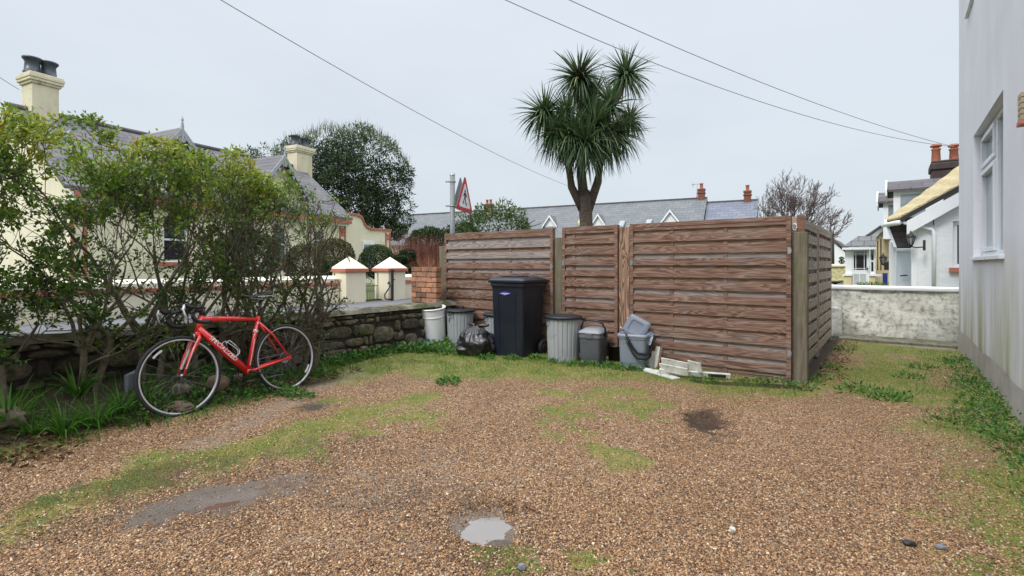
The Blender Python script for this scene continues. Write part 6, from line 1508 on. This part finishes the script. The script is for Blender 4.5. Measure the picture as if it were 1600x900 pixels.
# dormers and chimney on its roof
def right_dormer(px0, px1, py0, py1, py2, Yp, wl0, wl1, label):
    p0, p1 = lo(px0,py2,Yp), lo(px1,py0,Yp+.7); p1.x = lo(px1,py0,Yp).x; zm = lo(px0,py1,Yp).z; b = MB(); L = p1.x-p0.x
    b.box(p0.x,p0.x+L,Yp-YG,Yp-YG+1.4,p0.z-.6,zm); dm = b.build('dormer', m_white, wc)
    b = MB(); b.prism([(p0.x-.14,Yp-YG-.14,zm-.02),(p0.x+L,Yp-YG-.14,zm-.02),(p0.x+L,Yp-YG+.7,p1.z),(p0.x-.14,Yp-YG+.7,p1.z)],(0,0,.06)); b.prism([(p0.x-.14,Yp-YG+1.54,zm-.02),(p0.x+L,Yp-YG+1.54,zm-.02),(p0.x+L,Yp-YG+.701,p1.z),(p0.x-.14,Yp-YG+.701,p1.z)],(0,0,.06)); b.build('dormer_roof', m_slatedark, dm)
    b = MB(); b.prism([(p0.x-.18,Yp-YG-.18,zm-.12),(p0.x-.18,Yp-YG+.7,p1.z-.06),(p0.x-.18,Yp-YG+1.58,zm-.12),(p0.x-.18,Yp-YG+1.58,zm+.05),(p0.x-.18,Yp-YG+.7,p1.z+.11),(p0.x-.18,Yp-YG-.18,zm+.05)],(.04,0,0)); b.build('bargeboard', m_white, dm)
    w0, w1 = lo(wl0,py2,Yp), lo(wl1,py1+3,Yp); b = MB(); b.box(w0.x,w1.x,Yp-YG-.012,Yp-YG-.002,w0.z-.3,w1.z); o = b.build('window', simple('dormer_pane', (.16,.19,.22), (.3,.34,.38), 1.5, .1), dm)
right_dormer(1396,1474,281,299,334,17.2,1407,1446,'')
right_dormer(1380,1399,302.5,317,345,20.5,1388,1396,'')
q0, q1 = lo(1456,276,18.4), lo(1504,262,18.4); b = MB(); b.box(q0.x,q1.x,18.4-YG,19.3-YG,q0.z-1.5,q1.z-.0); b.box(q0.x-.04,q1.x+.04,18.36-YG,19.34-YG,q1.z+.001,q1.z+.20); b.prism([(q0.x-.02,18.4-YG,q1.z+.2005),(q1.x+.02,18.4-YG,q1.z+.2005),(q1.x,19.3-YG,q1.z+.2005),(q0.x,19.3-YG,q1.z+.2005)],(0,0,.07)); ch = b.build('chimney', m_chimbrown, wc, bevel=.05, seg=3)
for px in (1462.5,1490.5):
    q = lo(px,254,18.75); b = MB(); b.lathe([(.115,-.1),(.11,.0),(.095,.34),(.115,.36),(.115,.39),(.08,.40),(.08,.44),(.135,.45),(.135,.49),(.08,.53),(.001,.54)],(q.x,q.y,q.z),16); b.build('chimney_pot', m_terracotta, ch)
def lantern(p, label, s, sidev, hanging=False):
    t_ = thing('wall_lantern', label, 'lantern', p, 0, 'black wall lanterns on the right hand cottages')
    b = MB(); b.lathe([(.012*s,-.13*s),(.04*s,-.10*s),(.045*s,-.08*s)],n=6); b.lathe([(.095*s,.09*s),(.10*s,.10*s),(.055*s,.16*s),(.02*s,.20*s),(.015*s,.24*s),(.001,.25*s)],n=6)
    for i in range(6):
        a = 2*math.pi*i/6; b.tube([(.045*s*math.cos(a),.045*s*math.sin(a),-.08*s),(.088*s*math.cos(a),.088*s*math.sin(a),.09*s)],.007*s,4)
    b.tube([(0,0,-.12*s),(sidev*.1*s,0,-.15*s),(sidev*.22*s,0,-.14*s)],.014*s,6); b.box(min(sidev*.22*s,sidev*.27*s),max(sidev*.22*s,sidev*.27*s),-.03*s,.03*s,-.22*s,.02*s); b.build('frame', m_iron, t_)
    b = MB(); b.lathe([(.04*s,-.078*s),(.08*s,.088*s)],n=6); b.build('lamp_glass', simple('lamp_glass', (.35,.37,.38), None, 3, .1), t_)
lantern(oy(1423,377,12.75), 'larger black lantern on a bracket beside the whitewashed cottage door', .85, 1)
lantern(oy(1380,408,20.3), 'smaller black lantern low on the ochre house', 1.1, 1)
# ochre house with white porch
YP = 19.5; q = oy(1320,445,YP); po = thing('ochre_house', 'ochre house with a white glazed porch door and hipped slate porch roof', 'house', (q.x,YP,.4)); o2 = Vector((q.x,YP,.4)); l2 = lambda px, py, Yp=YP: oy(px,py,Yp)-o2
x0, x1 = l2(1321,445).x, l2(1368,445).x; zt = l2(1340,387).z; dx0, dx1 = l2(1332,445).x, l2(1357.5,445).x
b = MB(); b.box(x0,dx0,0,.1,.5,zt); b.box(dx1,l2(1358.5,445).x,0,.1,-.2,zt); b.box(l2(1367,445).x,x1,0,.1,.5,zt); b.box(dx0,x1,.0,.1,zt-.04,zt-.001) if False else None; b.box(x0,x0+.1,.101,1.6,.5,zt); pw_ = b.build('porch_wall', m_white, po)
pz = l2(1325,431).z; b = MB(); b.box(l2(1318.5,445).x,dx0-.02,-.08,.12,-.3,pz-.001); b.box(dx1+.02,l2(1368,445).x,-.08,.12,-.3,pz-.001); b.build('plinth', m_ochre, po)
b = MB(); b.box(l2(1317,445).x,dx0-.01,-.12,.14,pz,pz+.06); b.box(dx1+.01,l2(1377,445).x,-.12,.14,pz,pz+.06); b.build('plinth_cap', m_white, po)
b = MB(); b.box(dx0,dx1,.02,.07,-.2,zt); dr2 = b.build('door', m_white, po)
gx0, gx1, gz0, gz1 = l2(1334,445).x, l2(1354,445).x, l2(1340,421.5).z, l2(1340,393).z; ww = gx1-gx0; hh = gz1-gz0
for (a0,a1,c0_,c1_) in ((.0,.13,.10,.86),(.85,1.0,.10,.86),(.19,.79,.10,.86),(.0,.13,.9,1),(.19,.79,.9,1),(.85,1,.9,1),(.0,.13,0,.06),(.19,.79,0,.06),(.85,1,0,.06)):
    b = MB(); b.box(gx0+a0*ww,gx0+a1*ww,.012,.019,gz0+c0_*hh,gz0+c1_*hh); b.build('pane', glass(), dr2)
b = MB()
for a0,a1 in ((.0,.42),(.5,.95)): b.box(gx0+a0*ww,gx0+a1*ww,.008,.0195,l2(1340,443).z,l2(1340,428).z)
b.build('door_panels', simple('door_panel_grey', (.55,.57,.6)), dr2)
b = MB(); b.tube([l2(1355,419,YP-.0)+Vector((0,.0,0)),l2(1355,419,YP)+Vector((0,-.06,0)),l2(1356,421,YP)+Vector((0,-.06,0))],.022,6); b.build('door_handle', m_iron, dr2)
sx0, sx1 = l2(1359.5,445).x, l2(1366.5,445).x; b = MB(); b.box(sx0,sx1,.03,.08,pz+.06,zt-.0); sw = b.build('window', m_white, po); b = MB(); s0_, s1_, sm_ = l2(1360,424).z, l2(1360,391).z, l2(1360,408).z; b.box(sx0+.03,sx1-.03,.02,.029,s0_,sm_-.03); b.box(sx0+.03,sx1-.03,.02,.029,sm_+.03,s1_); b.build('pane', glass(), sw)
b = MB(); ra, rb, rc_, rd = l2(1317,385.5,YP-.2), l2(1369,385.5,YP-.2), l2(1369,369.5,YP+1.0), l2(1341,369.5,YP+1.0); b.add([ra,rb,rc_,rd,ra+Vector((0,2.2,0)),rd+Vector((0,.01,0))],[(0,1,2,3),(0,3,4)]); b.build('porch_roof', slatemat('porch_slate', (.12,.12,.13), (.22,.22,.22), (.08,.08,.085), .34, .25, .5, 1.4, .25), po, recalc=False, solid=.03)
b = MB(); b.box(ra.x-.02,rb.x,ra.y-.04,ra.y+.04,ra.z-.10,ra.z-.03); b.build('porch_gutter', m_white, po)
Ym = 21.5; m0, m1, m2, m3 = l2(1367,447,Ym), l2(1390,447,Ym), l2(1390,350,Ym), l2(1367,372,Ym); b = MB(); b.prism([Vector((m0.x,m0.y,-.3)),Vector((m1.x,m1.y,-.3)),m2,m3],(0,.4,0)); b.build('wall', m_ochre, po)
b = MB(); e_ = [l2(1350,374,Ym-.15),l2(1383,349,Ym-.15)]; b.prism([e_[0],e_[1]+Vector((.6,0,.42)),e_[1]+Vector((.6,0,.26)),e_[0]+Vector((0,0,-.16))],(0,.08,0)); b.build('bargeboard', simple('house_bargeboard_grey', (.5,.52,.55)), po)
b = MB(); b.prism([e_[0]+Vector((0,-.05,.03)),e_[1]+Vector((.6,-.05,.45)),e_[1]+Vector((.6,2.5,.45)),e_[0]+Vector((0,2.5,.03))],(0,0,.07)); b.build('roof', m_slatedark, po)
for a0, a1, c0_, c1_ in ((1370.3,1372.3,422,376),(1375.2,1377.4,422,373)):
    u_, v_ = l2(a0,c0_,Ym-.004), l2(a1,c1_,Ym-.004); b = MB(); b.box(u_.x,v_.x,u_.y-.01,u_.y,u_.z,v_.z); b.build('window', simple('brown_slit', (.12,.09,.06)), po)
u_ = oy(1383,447,18.8); t_ = thing('blue_box', 'upright blue box against the ochre house below the lantern', 'box', (u_.x,u_.y,.42)); b = MB(); b.box(-.06,.06,-.05,.05,0,oy(1383,428,18.8).z-.42); b.build('body', m_bluebox, t_, bevel=.01); b = MB(); b.box(-.067,.067,-.057,.057,oy(1383,428,18.8).z-.419,oy(1383,427,18.8).z-.41); b.build('lid', m_bluebox, t_, bevel=.006)
u_ = oy(1385.5,416,20.0); t_ = thing('letter_box', 'black letter box under the smaller lantern on the ochre house', 'letter box', u_); b = MB(); b.box(-.07,.07,-.06,.06,-.12,.12); b.prism([(-.08,-.07,.121),(.08,-.07,.121),(.08,0,.17),(-.08,0,.17)],(0,.07,0)); b.build('body', m_iron, t_, bevel=.006)
u_ = oy(1366,444,18.0); t_ = thing('flower_trough', 'low dark trough of plants in front of the porch of the ochre house', 'planter', (u_.x,u_.y,.42)); b = MB(); b.taper([(-.42,-.1,-.02),(.42,-.1,-.02),(.42,.1,-.02),(-.42,.1,-.02)],[(-.46,-.12,.14),(.46,-.12,.14),(.46,.12,.14),(-.46,.12,.14)]); b.build('trough', m_chimbrown, t_, bevel=.01); gg = np.random.default_rng(3); n = 500; P = np.stack([gg.uniform(-.4,.4,n),gg.uniform(-.1,.1,n),.12+.16*gg.random(n)*np.abs(np.cos(np.linspace(0,9,n)))],1); leaves('plants', P, gg.normal(size=(n,3))+np.array([0,0,.8]), np.full(n,.07), np.full(n,.03), gg.random(n), m_weed, t_)
# far white gable, yellow stone wall, pole, small topiary, stone bird bath
Yf = 42; f0_ = oy(1306,412,Yf); t_ = thing('far_white_house', 'distant white gabled house at the end of the side fence', 'house', (f0_.x,Yf,.4)); o3 = Vector((f0_.x,Yf,.4)); l3 = lambda px, py: oy(px,py,Yf)-o3
ap, er = l3(1301,376.5), l3(1323,394); hw = er.x-ap.x; b = MB(); b.prism([(ap.x-hw,0,-.3),(er.x-.1,0,-.3),(er.x-.1,0,er.z),(ap.x,0,ap.z),(ap.x-hw,0,er.z)],(0,7,0)); b.build('wall', m_white, t_)
b = MB()
for s_ in (-1,1): b.prism([(ap.x,-.15,ap.z+.03),(ap.x+s_*(hw+.1),-.15,er.z-.05),(ap.x+s_*(hw+.1),-.15,er.z+.12),(ap.x,-.15,ap.z+.2)],(0,7.3,0))
b.build('roof', m_slatedark, t_)
Yy = 30; a_, c_ = oy(1262,447,Yy), oy(1322,412,Yy); t_ = thing('yellow_stone_wall', 'yellowish stone garden wall with a flat cap below the distant white house', 'garden wall', (a_.x,Yy,.4)); b = MB(); b.grid(lambda u, v: (u*(c_.x-a_.x), .04*mathutils.noise.noise((u*14,v*5,2)), -.1+v*(c_.z-.45)), 40, 12); b.box(0,c_.x-a_.x,.06,.35,-.1,c_.z-.46); b.build('wall', m_yellowwall, t_, recalc=False); b = MB(); b.box(-.05,c_.x-a_.x,-.1,.4,c_.z-.549,c_.z-.42); b.build('coping', m_creamcap, t_, bevel=.02)
Yp2 = 37; q = oy(1301,412,Yp2); t_ = thing('utility_pole', 'distant dark wooden utility pole in front of the white gable', 'pole', (q.x,Yp2,.4)); b = MB(); b.tube([(0,0,0),(0,0,oy(1301,362,Yp2).z-.4)],[.11,.08],8); b.build('shaft', m_barkdark, t_); b = MB(); zz = oy(1301,367,Yp2).z-.4; b.bar((-.3,0,zz),(.3,0,zz),.08,.08); b.build('crossarm', m_barkdark, t_)
q = oy(1312,410,29.5); t_ = thing('clipped_bush', 'tiny clipped bush of stacked balls above the yellow stone wall', 'topiary', (q.x,q.y+1.2,.4)); gg = np.random.default_rng(9); P, D, cc = clumps([(0,0,q.z-.4+.05),(0,0,q.z-.4+.22),(0.02,0,q.z-.4-.12)], 500, .11, gg, .6, .8); leaves('foliage', P, D, np.full(len(P),.03), np.full(len(P),.02), np.clip(.1+gg.random(len(P))*.3,0,1), m_topiary, t_); b = MB(); b.tube([(0,0,0),(0,0,q.z-.2)],.04,6); b.build('stem', m_barkdark, t_)
q = oy(1305,443,24); t_ = thing('bird_bath', 'small dark stone bird bath in front of the yellow stone wall', 'bird bath', (q.x,24,.3)); hz_ = oy(1305,441,24).z-.3; b = MB(); b.lathe([(.12,-.1),(.07,.0),(.06,hz_-.06),(.26,hz_),(.28,hz_+.04),(.2,hz_+.04),(.001,hz_+.02)],n=20); b.build('bowl', m_chimbrown, t_, recalc=False)
leafy_bush('green_shrub', 'small pale green shrub between the bird bath and the white porch', 'shrub', 1315.5, 444, 24, 4, 5, 500, m_weed, .07, .035, gb, None, .38, (.2,1))
